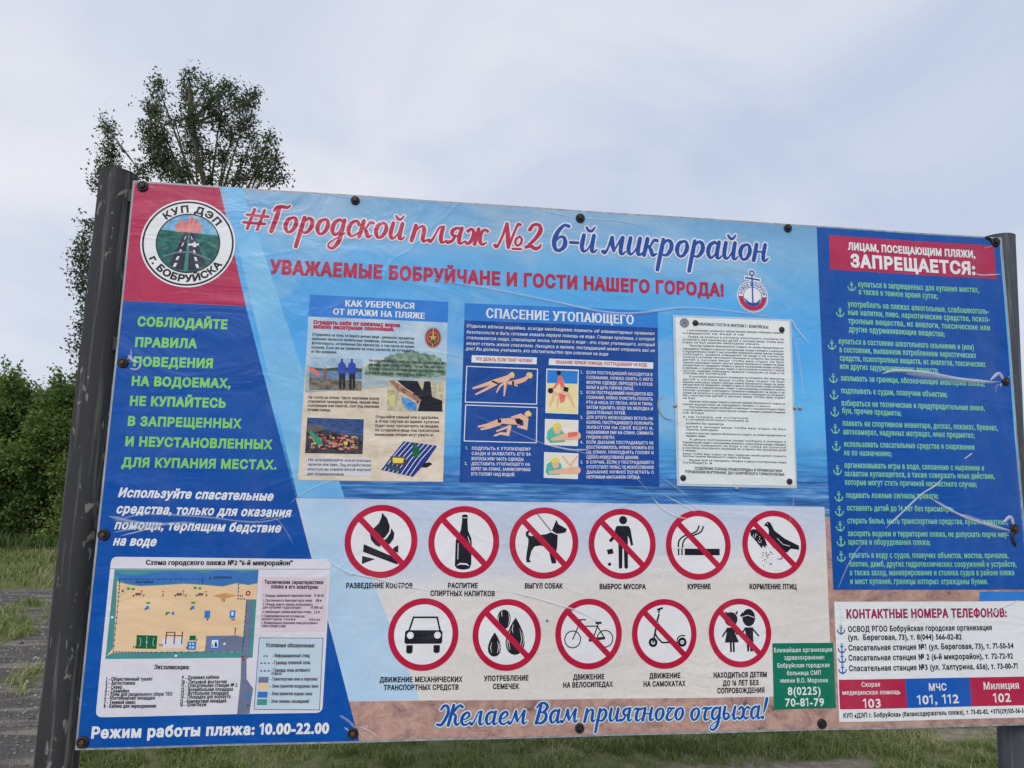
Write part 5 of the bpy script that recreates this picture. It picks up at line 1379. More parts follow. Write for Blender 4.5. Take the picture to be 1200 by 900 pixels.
crease([(383, 655), (395, 664), (412, 672), (440, 678), (470, 686), (505, 693)], 6, FOLD)
crease([(402, 668), (410, 673), (418, 671)], 10)
crease([(600, 694), (625, 700), (655, 709), (680, 717), (700, 728)], 6, FOLD)
crease([(500, 691), (550, 690), (600, 694)], 3)
crease([(557, 487), (600, 505), (640, 521), (680, 530), (715, 540), (745, 560), (766, 584)], 4)
crease([(640, 521), (668, 527), (690, 527)], 6, FOLD)
crease([(764, 583), (776, 596), (792, 605), (806, 608)], 6, FOLD)
crease([(778, 580), (800, 592), (815, 600)], 4, FOLD)
crease([(796, 582), (812, 593), (824, 598)], 3)
crease([(930, 580), (928, 596), (925, 612)], 4)
crease([(340, 590), (360, 575), (385, 565), (400, 560)], 5)
crease([(926, 372), (934, 386), (948, 403)], 6, FOLD)
crease([(924, 374), (931, 400), (938, 440), (942, 470)], 5)
crease([(944, 405), (934, 398), (938, 430), (942, 466)], 3)
crease([(778, 462), (772, 470), (773, 482), (780, 490), (789, 492)], 6, ink('grimy_tape_ink', (150, 160, 166)), base=12)
crease([(150, 416), (156, 423), (163, 425)], 9, FOLD)
crease([(152, 432), (160, 433), (166, 428)], 6, FOLD)
crease([(775, 560), (790, 570), (806, 582)], 5)
crease([(398, 838), (410, 846), (428, 866)], 8, CREASE)
crease([(420, 850), (436, 858), (444, 864)], 3, FOLD)
crease([(983, 706), (985, 724), (983, 742)], 3, FOLD, base=14)
crease([(660, 853), (645, 848), (632, 852)], 4)
crease([(408, 232), (395, 230), (380, 226)], 4); crease([(424, 238), (440, 240)], 4)
crease([(668, 254), (650, 250), (632, 246)], 4); crease([(690, 257), (720, 258), (752, 264)], 4)
crease([(934, 268), (952, 272)], 4)
crease([(1153, 278), (1158, 280), (1163, 284)], 12, DARKSTEEL)
rp_ = random.Random(3)
for px, py in [(416.5, 235.5), (680, 255.5), (923, 267.5), (1165.2, 284.3), (144, 425), (122.3, 626.3), (97.7, 869), (1178, 447), (1188, 619.5), (414, 858.5), (679, 853), (963, 848), (167.5, 218.7)]:
    for k in range(rp_.randint(2, 4)):
        a_ = rp_.uniform(0, 6.28); r1_ = rp_.uniform(10, 24)
        q_ = [(px + math.cos(a_ + d_) * r_, py + math.sin(a_ + d_) * r_ * .7) for d_, r_ in ((0, 5.5), (rp_.uniform(-.2, .2), r1_ * .6), (rp_.uniform(-.4, .4), r1_))]
        ok_ = all(.004 < bp(*p)[0] < BW - .004 and .004 < bp(*p)[1] < BH - .004 for p in q_)
        if ok_: crease(q_, rp_.uniform(1.5, 4), CREASE if k else FOLD)
F = Print()
for (x, y, r) in [(641, 727, 1.6), (770, 729, 1.4), (1030, 320, 1), (1045, 330, .8)]: F.disc(bp(x, y), r * .0026, 24, 10)
F.build('grime_spot', GREY)

# ------------------------------------------------------------------ laminated typed notice pinned to the board
ln = empty('laminated_notice', (BX + bp(862, 569)[0], BY - 0.004, BZ + bp(862, 569)[1]), 'laminated typed white notice pinned with four black tacks at right of the blue rescue poster', 'notice')
LO = ln.location.copy()
ZL = zoomed(770, 350, .2668)
q = [ZL(97, 812), ZL(605, 822), ZL(578, 100), ZL(80, 82)]
SLEEVE = ink('cloudy_sleeve_film', (176, 196, 214), 0.2)
def lp(pts, h, name, mat, big=False):
    F = Print(LO)
    (F.big if big else F.poly)([tuple(p) for p in pts], h)
    return F.build(name, mat, ln)
lp([ZL(86, 822), ZL(612, 834), ZL(588, 92), ZL(68, 72)], 26, 'sleeve_film', SLEEVE, True)
LPAPER = ink('laminated_paper', (222, 230, 238), 0.22, .6)
lp(q, 29, 'paper_sheet', LPAPER, True)
# the laminate stands proud: thin side walls
F = Print(LO)
qq = [ZL(97, 812), ZL(605, 822), ZL(578, 100), ZL(80, 82)]
for i in range(4):
    a_, b_ = qq[i], qq[(i + 1) % 4]
    k = len(F.v)
    for (p, h) in ((a_, 26), (b_, 26), (b_, 29), (a_, 29)):
        F.v.append((BX + p[0] - LO.x, BY - bulge(*p) - h * Print.LAYER - LO.y, BZ + p[1] - LO.z))
    F.f.append((k, k + 1, k + 2, k + 3))
F.build('sheet_edge', LPAPER, ln)
def lt(s, xa, ya, xb, yb, cp, w=.05, sf=True):
    F = Print(LO)
    text(s, ZL, xa, ya, xb, yb, cp, None, 31, w, serif=sf, F=F)
    return F.build('typed_line', ink('typed_ink', (70, 74, 88)), ln)
lt('УВАЖАЕМЫЕ ГОСТИ И ЖИТЕЛИ Г. БОБРУЙСКА!', 160, 117, 486, 133, 12, .06)
W_ = ('с наступлением купального сезона просим граждан соблюдать правила поведения на воде и на пляже не купаться в состоянии алкогольного опьянения не оставлять без присмотра детей и личные вещи '
      'чтобы ваш отдых не был омрачен необходимо помнить простые правила безопасности следить за своим имуществом не передавать телефон и деньги посторонним лицам сообщать в милицию о подозрительных людях').split()
rr = random.Random(5)
rows = [(144, 130, 553), (156, 110, 376), (172, 135, 553), (184, 110, 553), (196, 110, 445), (211, 140, 552), (224, 112, 553), (236, 112, 553), (248, 112, 554), (260, 112, 554), (272, 112, 554), (284, 112, 555), (296, 112, 555), (308, 112, 556),
        (320, 112, 556), (331, 112, 298), (346, 140, 556), (358, 112, 556), (370, 112, 556), (381, 112, 557), (393, 112, 557), (405, 112, 557), (417, 112, 558), (428, 112, 558), (440, 112, 165), (455, 140, 558), (467, 112, 493), (480, 140, 560),
        (492, 112, 560), (504, 112, 203), (522, 112, 396), (534, 126, 398), (551, 126, 290), (566, 126, 562), (578, 126, 266), (594, 126, 562), (606, 126, 212), (622, 142, 563), (634, 112, 563), (646, 112, 563), (658, 112, 563), (670, 112, 167), (684, 112, 564), (695, 112, 405), (712, 140, 565), (723, 112, 240)]
wi = 0
for (y, x0, x1) in rows:
    n = max(2, int((x1 - x0) / 48)); s = ' '.join(W_[(wi + i) % len(W_)] for i in range(n)); wi += n
    if x0 > 130: s = s[0].upper() + s[1:]
    lt(s, x0, y, x1, y + (x1 - x0) * .027, 8.2, .05)
lt('ОТДЕЛЕНИЕ ОХРАНЫ ПРАВОПОРЯДКА И ПРОФИЛАКТИКИ', 165, 750, 546, 762, 11, .07)
lt('УПРАВЛЕНИЯ ВНУТРЕННИХ ДЕЛ БОБРУЙСКОГО ГОРИСПОЛКОМА', 122, 765, 556, 778, 11, .07)
F = Print(LO); c0 = ZL(118, 108)
F.disc(c0, .0165, 31, 24); F.build('seal', ink('seal_grey_ink', (140, 146, 154)), ln)
F = Print(LO); F.ring(c0, .0095, .0112, 33, 24); F.ring(c0, .0146, .0158, 33, 24); F.disc(c0, .005, 33, 10)
F.build('seal_ring', ink('seal_dark_ink', (84, 90, 100)), ln)
for x, y in [(165, 108), (545, 137), (113, 787), (578, 803)]:
    u, v = ZL(x, y)
    c = (BX + u - LO.x, BY - bulge(u, v) - 31 * Print.LAYER - LO.y, BZ + v - LO.z)
    V, Fc = lathe([(.0098, -.001), (.0098, .0025), (.0085, .0042), (.005, .0052), (.002, .0055)], 20, c)
    mesh_obj('tack', V, Fc, RUBBER, ln, smooth=True)
for x, y in [(78, 470), (601, 480), (626, 480), (348, 832)]:
    u, v = ZL(x, y)
    c = (BX + u - LO.x, BY - bulge(u, v) - 29 * Print.LAYER - LO.y, BZ + v - LO.z)
    V, Fc = lathe([(.0062, -.002), (.0062, .002), (.003, .0045)], 12, c)
    mesh_obj('metal_clip', V, Fc, EDGE, ln, smooth=True)

# ------------------------------------------------------------------ ground
_g = np.random.default_rng(3).random((256, 256))
def vnoise(x, y):
    xi = np.floor(x).astype(int); yi = np.floor(y).astype(int)
    fx = x - xi; fy = y - yi
    fx = fx * fx * (3 - 2 * fx); fy = fy * fy * (3 - 2 * fy)
    g = lambda a, b: _g[a % 256, b % 256]
    return (g(xi, yi) * (1 - fx) + g(xi + 1, yi) * fx) * (1 - fy) + (g(xi, yi + 1) * (1 - fx) + g(xi + 1, yi + 1) * fx) * fy
def fbm(x, y, o=4):
    s = 0; a = .5; t_ = 0
    for i in range(o):
        s = s + a * vnoise(x * 2 ** i + i * 17.3, y * 2 ** i + i * 9.1); t_ += a; a *= .5
    return s / t_
def sstep(a, b, x):
    t_ = np.clip((x - a) / (b - a), 0, 1)
    return t_ * t_ * (3 - 2 * t_)
def turf(x, y):
    """how grassy the ground is (0 bare, 1 lawn)"""
    x = np.asarray(x, float); y = np.asarray(y, float)
    n = fbm(x * .8 + 3, y * .8, 4)
    gravel = sstep(-1.80, -2.20, x + (n - .5) * .5 + (y - 4) * .10) * (1 - sstep(9.3, 9.9, y + (n - .5) * 1.5))
    gravel = gravel * (1 - sstep(24, 30, y))
    right = sstep(.2, 1.6, x) * (1 - sstep(6, 9, y))
    n2 = fbm(x * 1.3 + 40, y * 3.1 + 7, 4)
    base = .93 - (.28 + .35 * sstep(-.4, .8, x)) * sstep(.48, .68, n2) - .36 * right * sstep(.38, .56, n2)
    tuft = sstep(.56, .72, fbm(x * 1.7 + 11, y * 1.3 + 5, 3)) * .8 * (.12 + .88 * sstep(4.6, 6.0, y))
    return np.clip(base * (1 - gravel) + tuft * gravel, 0, 1), gravel
def gz(x, y):
    x = np.asarray(x, float); y = np.asarray(y, float)
    return (fbm(x * .5, y * .5, 3) - .5) * .05 + (fbm(x * 4, y * 4, 3) - .5) * .018 * np.exp(-np.maximum(0, y - 12) / 10)
def axis(lo, hi, core0, core1, st):
    a = list(np.arange(core0, core1, st)); s_ = st; x = core0
    while x > lo: s_ *= 1.28; x -= s_; a.insert(0, x)
    s_ = st; x = a[-1]
    while x < hi: s_ *= 1.28; x += s_; a.append(x)
    return np.array(a)
gx = axis(-1400, 1400, -13, 7.5, .07); gy = axis(-1400, 1400, 1.2, 15.5, .07)
GX, GY = np.meshgrid(gx, gy)
GZ = gz(GX, GY) * np.exp(-np.maximum(0, np.abs(GX) + GY - 40) / 60)
nx, ny = len(gx), len(gy)
me = bpy.data.meshes.new('ground')
co = np.stack([GX, GY, GZ], -1).reshape(-1, 3)
idx = np.arange(nx * ny).reshape(ny, nx)
fa = np.stack([idx[:-1, :-1], idx[:-1, 1:], idx[1:, 1:], idx[1:, :-1]], -1).reshape(-1, 4)
me.vertices.add(len(co)); me.vertices.foreach_set('co', co.astype(np.float32).ravel())
me.loops.add(fa.size); me.loops.foreach_set('vertex_index', fa.ravel().astype(np.int32))
me.polygons.add(len(fa)); me.polygons.foreach_set('loop_start', np.arange(0, fa.size, 4, dtype=np.int32))
me.polygons.foreach_set('use_smooth', np.ones(len(fa), bool))
me.update(calc_edges=True)
tf, gv = turf(GX, GY)
for nm, arr in (('turf', tf), ('gravel', gv)):
    at_ = me.attributes.new(nm, 'FLOAT', 'POINT'); at_.data.foreach_set('value', arr.astype(np.float32).ravel())
t = NT('ground_soil')
A1 = t.n('ShaderNodeAttribute', attribute_name='turf').outputs['Fac']
A2 = t.n('ShaderNodeAttribute', attribute_name='gravel').outputs['Fac']
v = t.coord()
sandc = t.ramp(t.noise(v, 18, 6, .7), [(.3, (.17, .14, .11)), (.5, (.29, .245, .195)), (.7, (.42, .37, .31))])
vor = t.n('ShaderNodeTexVoronoi'); vor.inputs['Scale'].default_value = 55; t.l(v, vor.inputs['Vector'])
grc = t.ramp(t.noise(v, 130, 4, .7), [(.3, (.05, .045, .043)), (.5, (.115, .106, .102)), (.72, (.24, .225, .21))])
straw = t.ramp(t.noise(t.coord((.45, 2.6, 1)), 2.4, 6, .7, .6), [(.50, 0.0), (.62, .8)])
grc = t.mix(straw, grc, (.33, .30, .245))
turfc = t.ramp(t.noise(v, 9, 6, .7), [(.3, (.085, .11, .04)), (.5, (.15, .165, .07)), (.7, (.26, .235, .14))])
base = t.mix(A2, sandc, grc)
edge = t.math('ADD', A1, t.math('MULTIPLY', t.math('SUBTRACT', t.noise(v, 12, 5, .7), .5), .6))
col = t.mix(t.ramp(edge, [(.25, 0.0), (.6, 1.0)]), base, turfc)
t.l(col, t.b.inputs['Base Color']); t.b.inputs['Roughness'].default_value = .95
t.b.inputs['Specular IOR Level'].default_value = .15
t.l(t.bump(t.noise(v, 60, 6, .8), .8, .02), t.b.inputs['Normal'])
me.materials.append(t.m)
go = bpy.data.objects.new('ground', me); link(go); go['kind'] = 'structure'

def attr_mesh(name, co, tri, tone, mat, kind=None, parent=None, smooth=False):
    me = bpy.data.meshes.new(name)
    me.vertices.add(len(co)); me.vertices.foreach_set('co', np.asarray(co, np.float32).ravel())
    me.loops.add(tri.size); me.loops.foreach_set('vertex_index', tri.ravel().astype(np.int32))
    me.polygons.add(len(tri)); me.polygons.foreach_set('loop_start', np.arange(0, tri.size, tri.shape[1], dtype=np.int32))
    me.update(calc_edges=True)
    if tone is not None:
        a_ = me.attributes.new('tone', 'FLOAT', 'POINT'); a_.data.foreach_set('value', np.asarray(tone, np.float32))
    me.materials.append(mat)
    o = bpy.data.objects.new(name, me); link(o, parent)
    if kind: o['kind'] = kind
    return o

def leafmat(name, stops, trans=.35, rough=.55):
    t = NT(name)
    a_ = t.n('ShaderNodeAttribute', attribute_name='tone').outputs['Fac']
    c = t.ramp(a_, stops)
    t.l(c, t.b.inputs['Base Color']); t.b.inputs['Roughness'].default_value = rough
    t.b.inputs['Specular IOR Level'].default_value = .3
    tr = t.n('ShaderNodeBsdfTranslucent'); t.l(t.mix(1.0, c, (1.1, 1.25, .6), 'MULTIPLY'), tr.inputs['Color'])
    ms = t.n('ShaderNodeMixShader'); ms.inputs[0].default_value = trans
    t.l(t.b.outputs[0], ms.inputs[1]); t.l(tr.outputs[0], ms.inputs[2]); t.l(ms.outputs[0], t.out.inputs[0])
    return t.m
GRASSM = leafmat('grass_blade', [(0, (.09, .13, .035)), (.45, (.19, .245, .075)), (.7, (.31, .33, .15)), (.85, (.36, .32, .19)), (1, (.50, .45, .32))], .35)

def blades(x0, x1, y0, y1, dens, hlo, hhi, w, thr=.15, only=None, seed=1):
    g = np.random.default_rng(seed)
    n = int((x1 - x0) * (y1 - y0) * dens)
    x = g.uniform(x0, x1, n); y = g.uniform(y0, y1, n)
    tf, gv = turf(x, y)
    clump = fbm(x * 7 + 3, y * 7, 2)
    keep = g.random(n) < np.clip((tf - thr) * 1.35, 0.012, 1) * np.clip((clump - .28) * 3.2, .06, 1)
    x, y, tf, clump, gv = x[keep], y[keep], tf[keep], clump[keep], gv[keep]
    n = len(x)
    hgt = g.uniform(hlo, hhi, n) * (.55 + .7 * tf) * (.6 + clump * .9) * (1 + (g.random(n) < .04) * 1.0)
    a = g.uniform(0, 2 * math.pi, n); lean = g.uniform(.3, 1.5, n) * hgt
    z = gz(x, y)
    dx, dy = np.cos(a), np.sin(a)
    sx_, sy_ = -dy * w * .5, dx * w * .5
    ww = g.uniform(.7, 1.4, n); sx_ *= ww; sy_ *= ww
    P0 = np.stack([x - sx_, y - sy_, z - .005], -1); P1 = np.stack([x + sx_, y + sy_, z - .005], -1)
    mx, my, mz = x + dx * lean * .3, y + dy * lean * .3, z + hgt * .6
    P2 = np.stack([mx - sx_ * .8, my - sy_ * .8, mz], -1); P3 = np.stack([mx + sx_ * .8, my + sy_ * .8, mz], -1)
    P4 = np.stack([x + dx * lean, y + dy * lean, z + hgt * .95], -1)
    co = np.stack([P0, P1, P2, P3, P4], 1).reshape(-1, 3)
    k = np.arange(n)[:, None] * 5
    tri = np.concatenate([k + [0, 1, 3], k + [0, 3, 2], k + [2, 3, 4]], 0)
    dry = fbm(x * 1.6 + 9, y * 2.2, 3)
    tone = np.clip(g.normal(.46, .2, n) + (dry - .5) * .9 + (1 - tf) * .30, 0, 1)
    tone = np.where(g.random(n) < .07, g.uniform(.8, 1, n), tone)
    return co, tri, np.repeat(tone, 5)
def merge(parts):
    co, tr, tn = [], [], []; k = 0
    for a_, b_, c_ in parts:
        co.append(a_); tr.append(b_ + k); tn.append(c_); k += len(a_)
    return np.concatenate(co), np.concatenate(tr), np.concatenate(tn)
gparts = [blades(-3.2, 4.4, 3.3, 5.4, 14000, .012, .036, .0040, seed=1),
          blades(-9.5, -3.0, 3.3, 9.6, 2300, .03, .08, .006, seed=2),
          blades(-13, -6.0, 9.2, 15.0, 2200, .03, .065, .010, seed=3),
          blades(-6.5, 7, 5.2, 15.0, 230, .06, .12, .014, seed=4),
          blades(-13, -9, 3.3, 9.4, 260, .05, .10, .012, seed=5)]
gr = attr_mesh('grass', *merge(gparts), GRASSM, 'stuff')
WEEDM = leafmat('tall_weed', [(0, (.04, .075, .02)), (.5, (.085, .13, .04)), (1, (.17, .22, .08))], .35)
def weeds():
    g = np.random.default_rng(9)
    n = 16000
    x = g.uniform(-15, 7, n); y = 14.6 + g.normal(0, .55, n) + np.abs(g.normal(0, .3, n))
    hgt = g.uniform(.1, .34, n) * (.5 + fbm(x * 1.5, y, 2))
    a = g.uniform(0, 2 * math.pi, n); z = gz(x, y); w = .018
    dx, dy = np.cos(a), np.sin(a); sx_, sy_ = -dy * w / 2, dx * w / 2; lean = hgt * g.uniform(.1, .6, n)
    P0 = np.stack([x - sx_, y - sy_, z], -1); P1 = np.stack([x + sx_, y + sy_, z], -1)
    P2 = np.stack([x + dx * lean * .3 - sx_, y + dy * lean * .3 - sy_, z + hgt * .6], -1); P3 = np.stack([x + dx * lean * .3 + sx_, y + dy * lean * .3 + sy_, z + hgt * .6], -1)
    P4 = np.stack([x + dx * lean, y + dy * lean, z + hgt], -1)
    k = np.arange(n)[:, None] * 5
    return np.stack([P0, P1, P2, P3, P4], 1).reshape(-1, 3), np.concatenate([k + [0, 1, 3], k + [0, 3, 2], k + [2, 3, 4]], 0), np.repeat(np.clip(g.normal(.45, .22, n), 0, 1), 5)
attr_mesh('tall_weeds', *weeds(), WEEDM, 'stuff')

# crushed stone on the bare strip
def stones():
    g = np.random.default_rng(21)
    n = 26000
    y = 3.2 + 6.6 * g.random(n) ** 1.4; x = g.uniform(-9.5, -2.0, n)
    tf, gv = turf(x, y); keep = g.random(n) < gv * (1 - tf * .8)
    x, y = x[keep], y[keep]; n = len(x)
    r = g.lognormal(-5.0, .45, n)
    oc = np.array([(1, 0, 0), (-1, 0, 0), (0, 1, 0), (0, -1, 0), (0, 0, .7), (0, 0, -.7)], float)
    fc = np.array([(0, 2, 4), (2, 1, 4), (1, 3, 4), (3, 0, 4), (2, 0, 5), (1, 2, 5), (3, 1, 5), (0, 3, 5)])
    V = oc[None] * r[:, None, None] * g.uniform(.6, 1.3, (n, 6, 1))
    a = g.uniform(0, 6.28, n); ca, sa = np.cos(a)[:, None], np.sin(a)[:, None]
    X = V[..., 0] * ca - V[..., 1] * sa; Y = V[..., 0] * sa + V[..., 1] * ca
    V = np.stack([X + x[:, None], Y + y[:, None], V[..., 2] + gz(x, y)[:, None] + r[:, None] * .2], -1)
    tri = (np.arange(n)[:, None, None] * 6 + fc[None]).reshape(-1, 3)
    return V.reshape(-1, 3), tri, np.repeat(g.random(n), 6)
t = NT('crushed_stone')
t.l(t.ramp(t.n('ShaderNodeAttribute', attribute_name='tone').outputs['Fac'], [(0, (.08, .078, .08)), (.6, (.18, .172, .17)), (.9, (.32, .31, .29)), (1, (.45, .43, .40))]), t.b.inputs['Base Color'])
t.b.inputs['Roughness'].default_value = .9
attr_mesh('crushed_stones', *stones(), t.m, 'stuff')

# ------------------------------------------------------------------ trees
BARK = metal('grey_green_bark', (58, 54, 46), (104, 98, 84), .85, 0.0, None, 14)
def tube(V, Fc, pts, rad, n=7):
    k0 = len(V)
    for i, p in enumerate(pts):
        p = Vector(p); a = Vector(pts[max(0, i - 1)]); b = Vector(pts[min(len(pts) - 1, i + 1)])
        d = (b - a).normalized(); s_ = d.orthogonal().normalized(); q_ = d.cross(s_)
        for j in range(n):
            an = 2 * math.pi * j / n
            V.append(tuple(p + (s_ * math.cos(an) + q_ * math.sin(an)) * rad[i]))
    for i in range(len(pts) - 1):
        for j in range(n):
            a = k0 + i * n + j; b = k0 + i * n + (j + 1) % n
            Fc.append((a, b, b + n, a + n))

def leaf_cloud(twigs, g, size, per, spread, droop=.2):
    """leaves set along twigs: twigs = (start, end) arrays"""
    A_, B_ = twigs
    n = len(A_)
    t_ = g.random((n, per)) ** .8
    P_ = A_[:, None] + (B_ - A_)[:, None] * t_[..., None] + g.normal(0, spread, (n, per, 3))
    P_ = P_.reshape(-1, 3); m = len(P_)
    ax = g.normal(0, 1, (m, 3)); ax[:, 2] -= droop; ax /= np.linalg.norm(ax, axis=1, keepdims=True)
    up_ = g.normal(0, 1, (m, 3)); up_[:, 2] += .8
    sd_ = np.cross(ax, up_); sd_ /= np.maximum(np.linalg.norm(sd_, axis=1, keepdims=True), 1e-6)
    s_ = size * g.uniform(.6, 1.35, (m, 1))
    q0 = P_; q1 = P_ + ax * s_ * .45 + sd_ * s_ * .27; q2 = P_ + ax * s_; q3 = P_ + ax * s_ * .45 - sd_ * s_ * .27
    co = np.stack([q0, q1, q2, q3], 1).reshape(-1, 3)
    k = np.arange(m)[:, None] * 4
    tri = np.concatenate([k + [0, 1, 2], k + [0, 2, 3]], 0)
    tone = np.repeat(g.random(n), per) * .5 + g.random(m) * .5
    return co, tri, np.repeat(tone, 4)

def tree(name, label, base, trunk, limbs, clumps, twn, per, size, spread, mat, seed, group=None, r0=.16, twig_up=.35):
    """base: point on the ground; everything else relative to it.  clumps: (centre, radii)"""
    g = np.random.default_rng(seed)
    root = empty(name, base, label, 'tree', group)
    V, Fc = [], []
    tube(V, Fc, trunk, [r0 * (1 - .8 * i / (len(trunk) - 1)) * (1.25 if i == 0 else 1) for i in range(len(trunk))], 10)
    tr = mesh_obj('trunk', V, Fc, BARK, root, smooth=True)
    V, Fc = [], []
    TP = [Vector(p) for p in trunk]
    for c, rad in clumps:
        c = Vector(c)
        cand = [p for p in TP if p.z < c.z + .1] or [TP[0]]
        s_ = max(cand, key=lambda p: p.z - (Vector((p.x - c.x, p.y - c.y, 0)).length * .0) if p.z < c.z - Vector((p.x - c.x, p.y - c.y)).length * .7 else -99 + p.z * .01)
        mid = s_.lerp(c, .5) + Vector((g.normal(0, .08), g.normal(0, .08), -.12 * (c - s_).length + .02))
        end = c + Vector((0, 0, rad[2] * .6))
        L_ = (c - s_).length
        tube(V, Fc, [s_, s_.lerp(mid, .5), mid, mid.lerp(c, .55), c, end], [.018 + L_ * .012, .015 + L_ * .009, .014 + L_ * .006, .012 + L_ * .003, .010, .004], 5)
    S_, E_, TN = [], [], []
    for c, rad in clumps:
        c = np.array(c); rad = np.array(rad)
        k = max(4, int(twn * (rad[0] * rad[2]) ** .9))
        d = g.normal(0, 1, (k, 3)); d /= np.linalg.norm(d, axis=1, keepdims=True)
        rr_ = g.random((k, 1)) ** .55 * g.choice([1.0, 1.0, 1.3], (k, 1))
        p1 = c + d * rad * rr_
        d2 = d + g.normal(0, .35, (k, 3)); d2[:, 2] = np.abs(d2[:, 2]) * .6 + twig_up
        d2 /= np.linalg.norm(d2, axis=1, keepdims=True)
        ln_ = g.uniform(.5, 1.0, (k, 1)) * rad.min() * .9 + .08
        p0 = p1 - d2 * ln_
        S_.append(p0); E_.append(p1); TN.append(np.full(k, g.random()))
        for i in range(0, k, 2):
            tube(V, Fc, [c + (p0[i] - c) * .3, p0[i], p1[i]], [.008, .006, .002], 3)
    mesh_obj('limbs', V, Fc, BARK, tr)
    co, tri, tone = leaf_cloud((np.concatenate(S_), np.concatenate(E_)), g, size, per, spread)
    tone = np.clip(tone * .62 + np.repeat(np.concatenate(TN), per * 4) * .5 - .06, 0, 1)
    attr_mesh('crown', co, tri, tone, mat, parent=root)
    return root
POPLAR = leafmat('poplar_leaf', [(0, (.045, .065, .040)), (.5, (.075, .105, .062)), (1, (.13, .165, .09))], .40, .5)
MAPLE = leafmat('maple_leaf', [(0, (.035, .075, .02)), (.5, (.12, .19, .05)), (1, (.26, .33, .10))], .45, .5)

TY = 17.0
b0 = at(215, 600, TY); tb = Vector((b0.x, TY, 0.0))
def rel(px, py, dy=0.0): 
    p = at(px, py, TY + dy); return (p.x - tb.x, p.y - tb.y, p.z - tb.z)
mpp = (at(230, 300, TY) - at(231, 300, TY)).length * 1.0
CL = [(126, 150, 7, 17), (131, 178, 11, 18), (124, 200, 11, 14), (140, 205, 12, 12), (185, 100, 6, 15), (181, 128, 11, 17), (176, 152, 11, 16), (190, 160, 13, 20), (196, 188, 18, 17), (182, 182, 12, 14),
      (222, 90, 5, 14), (221, 112, 9, 17), (224, 138, 12, 18), (228, 165, 14, 18), (241, 100, 6, 16), (246, 120, 10, 14), (256, 108, 8, 12), (266, 100, 9, 10), (258, 136, 15, 13), (276, 118, 10, 12), (289, 118, 10, 13), (298, 108, 7, 9),
      (286, 142, 14, 12), (272, 156, 12, 10), (296, 160, 10, 8), (244, 178, 8, 10), (215, 200, 15, 12), (262, 188, 10, 7), (317, 155, 5, 8), (312, 176, 9, 11), (322, 186, 8, 10), (303, 200, 15, 11), (284, 208, 12, 8), (330, 207, 6, 8), (262, 176, 9, 8), (283, 186, 11, 8), (246, 206, 9, 7), (300, 184, 10, 8), (272, 208, 12, 6), (234, 190, 8, 9), (318, 205, 9, 8), (166, 198, 9, 9), (205, 140, 6, 8),
      (115, 215, 8, 7), (103, 262, 6, 8), (99, 285, 9, 11), (92, 300, 7, 8), (104, 310, 10, 12), (90, 318, 6, 7), (95, 334, 9, 8), (108, 340, 9, 12), (103, 362, 8, 9), (96, 380, 7, 7), (105, 392, 8, 7), (90, 405, 9, 4), (104, 410, 7, 6)]
clumps = []
rr = np.random.default_rng(17)
for (x, y, a_, b_) in CL:
    k = mpp
    clumps.append((rel(x, y, rr.normal(0, .55)), (a_ * k * 1.3, max(a_, b_) * k * .9 + .05, b_ * k * 1.2)))
for i in range(34):
    x = rr.uniform(125, 320); y = rr.uniform(235, 470)
    clumps.append((rel(x, y, rr.normal(0, .9)), (rr.uniform(12, 22) * mpp, rr.uniform(12, 22) * mpp, rr.uniform(10, 18) * mpp)))
zt = rel(225, 95)[2]
trunk = [(0, 0, -.1), (.03, 0, .8), (.0, .05, 2.2), (.08, .02, 3.8), (.04, -.05, 5.2), (.12, 0, 6.6), (.16, .04, 7.8), (rel(222, 150)[0], 0, zt - 1.2), (rel(222, 100)[0], 0, zt - .1)]
tree('tall_tree', 'tall airy poplar rising behind the notice board at its left end', tb, trunk, None, clumps, 310, 12, .082, .10, POPLAR, 5, None, .17)

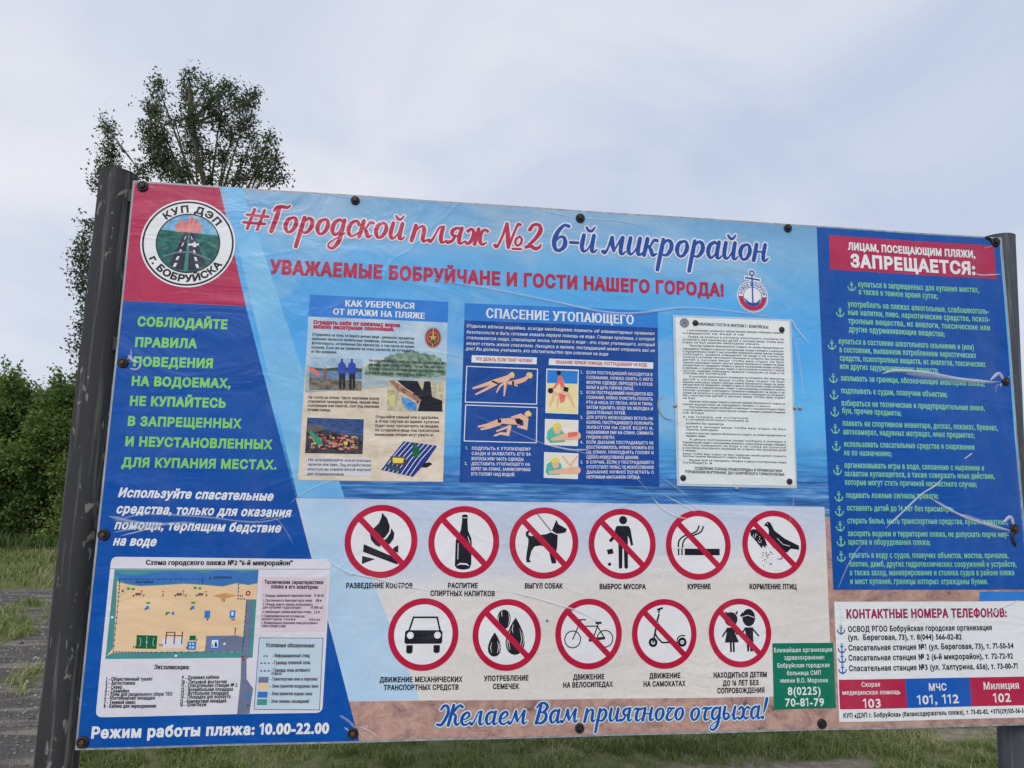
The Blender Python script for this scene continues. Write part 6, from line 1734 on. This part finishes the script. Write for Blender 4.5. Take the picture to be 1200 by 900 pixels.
# the row of young maples across the lawn
HG = 'young maples along the far edge of the lawn'
def maple(seed, H, Wd, name='young_maple', label='', base=(0, 0, 0)):
    g = np.random.default_rng(seed)
    cl = []
    for lv in range(9):
        f = (lv + .5) / 9.0
        z = .35 + f * (H - .7)
        rad = Wd * (.95 - .55 * max(0, f - .45) / .55 - .15 * (1 - f))
        m = 6 if f < .8 else 4
        for j in range(m):
            an = 2 * math.pi * (j + g.random()) / m
            q_ = rad * g.uniform(.45, 1.0)
            cl.append(((q_ * math.cos(an), q_ * math.sin(an), z + g.normal(0, .12)), (g.uniform(.34, .58), g.uniform(.34, .58), g.uniform(.22, .4))))
    for j in range(7):
        an = g.uniform(0, 6.28); q_ = Wd * g.uniform(.0, .55)
        cl.append(((q_ * math.cos(an), q_ * math.sin(an), H - g.uniform(-.1, .6)), (g.uniform(.12, .24), g.uniform(.12, .24), g.uniform(.3, .55))))
    tk = [(0, 0, -.1), (.02, .03, H * .25), (-.03, 0, H * .5), (.04, -.03, H * .75), (0, 0, H * .95)]
    return tree(name, label, Vector(base), tk, None, cl, 330, 20, .085, .08, MAPLE, seed, HG, .11, .15)
def put(px, Y): 
    p = at(px, 600, Y); return (p.x, Y, 0.0)
hA = at(60, 437, 15.8).z
m1 = maple(31, at(78, 437, 15.6).z - .15, 1.25, label='young maple showing just beside the dark post, its top reaching highest', base=put(88, 15.6))
m2 = maple(32, at(48, 442, 16.6).z - .25, 1.2, label='young maple second from the dark post, its crown set back a little', base=put(45, 16.6))
m3 = maple(33, at(5, 436, 15.9).z - .35, 1.45, label='young maple at the left border of the view, brightest leaves towards its edge', base=put(-6, 15.9))
def copy_tree(root, loc, rz, sc, label):
    r = root.copy(); COL.objects.link(r); r.location = loc; r.rotation_euler = (0, 0, rz); r.scale = (sc, sc, sc); r['label'] = label
    for ch in root.children:
        c = ch.copy(); COL.objects.link(c); c.parent = r
        for gc in ch.children:
            d = gc.copy(); COL.objects.link(d); d.parent = c
    return r
copy_tree(m1, put(-75, 16.4), 2.1, 1.0, 'young maple hidden beyond the left border')
copy_tree(m2, put(66, 18.2), 1.0, .97, 'young maple standing behind the front row, darker and mostly hidden')
copy_tree(m3, put(-30, 18.4), 4.0, .9, 'young maple in the rear row near the left border')
copy_tree(m3, put(170, 16.6), 1.4, .93, 'young maple behind the tall poplar, hidden by the board')
copy_tree(m2, put(280, 16.2), 2.8, 1.0, 'young maple behind the left half of the board')
copy_tree(m1, put(400, 17.0), .7, .95, 'young maple behind the posters of the board')
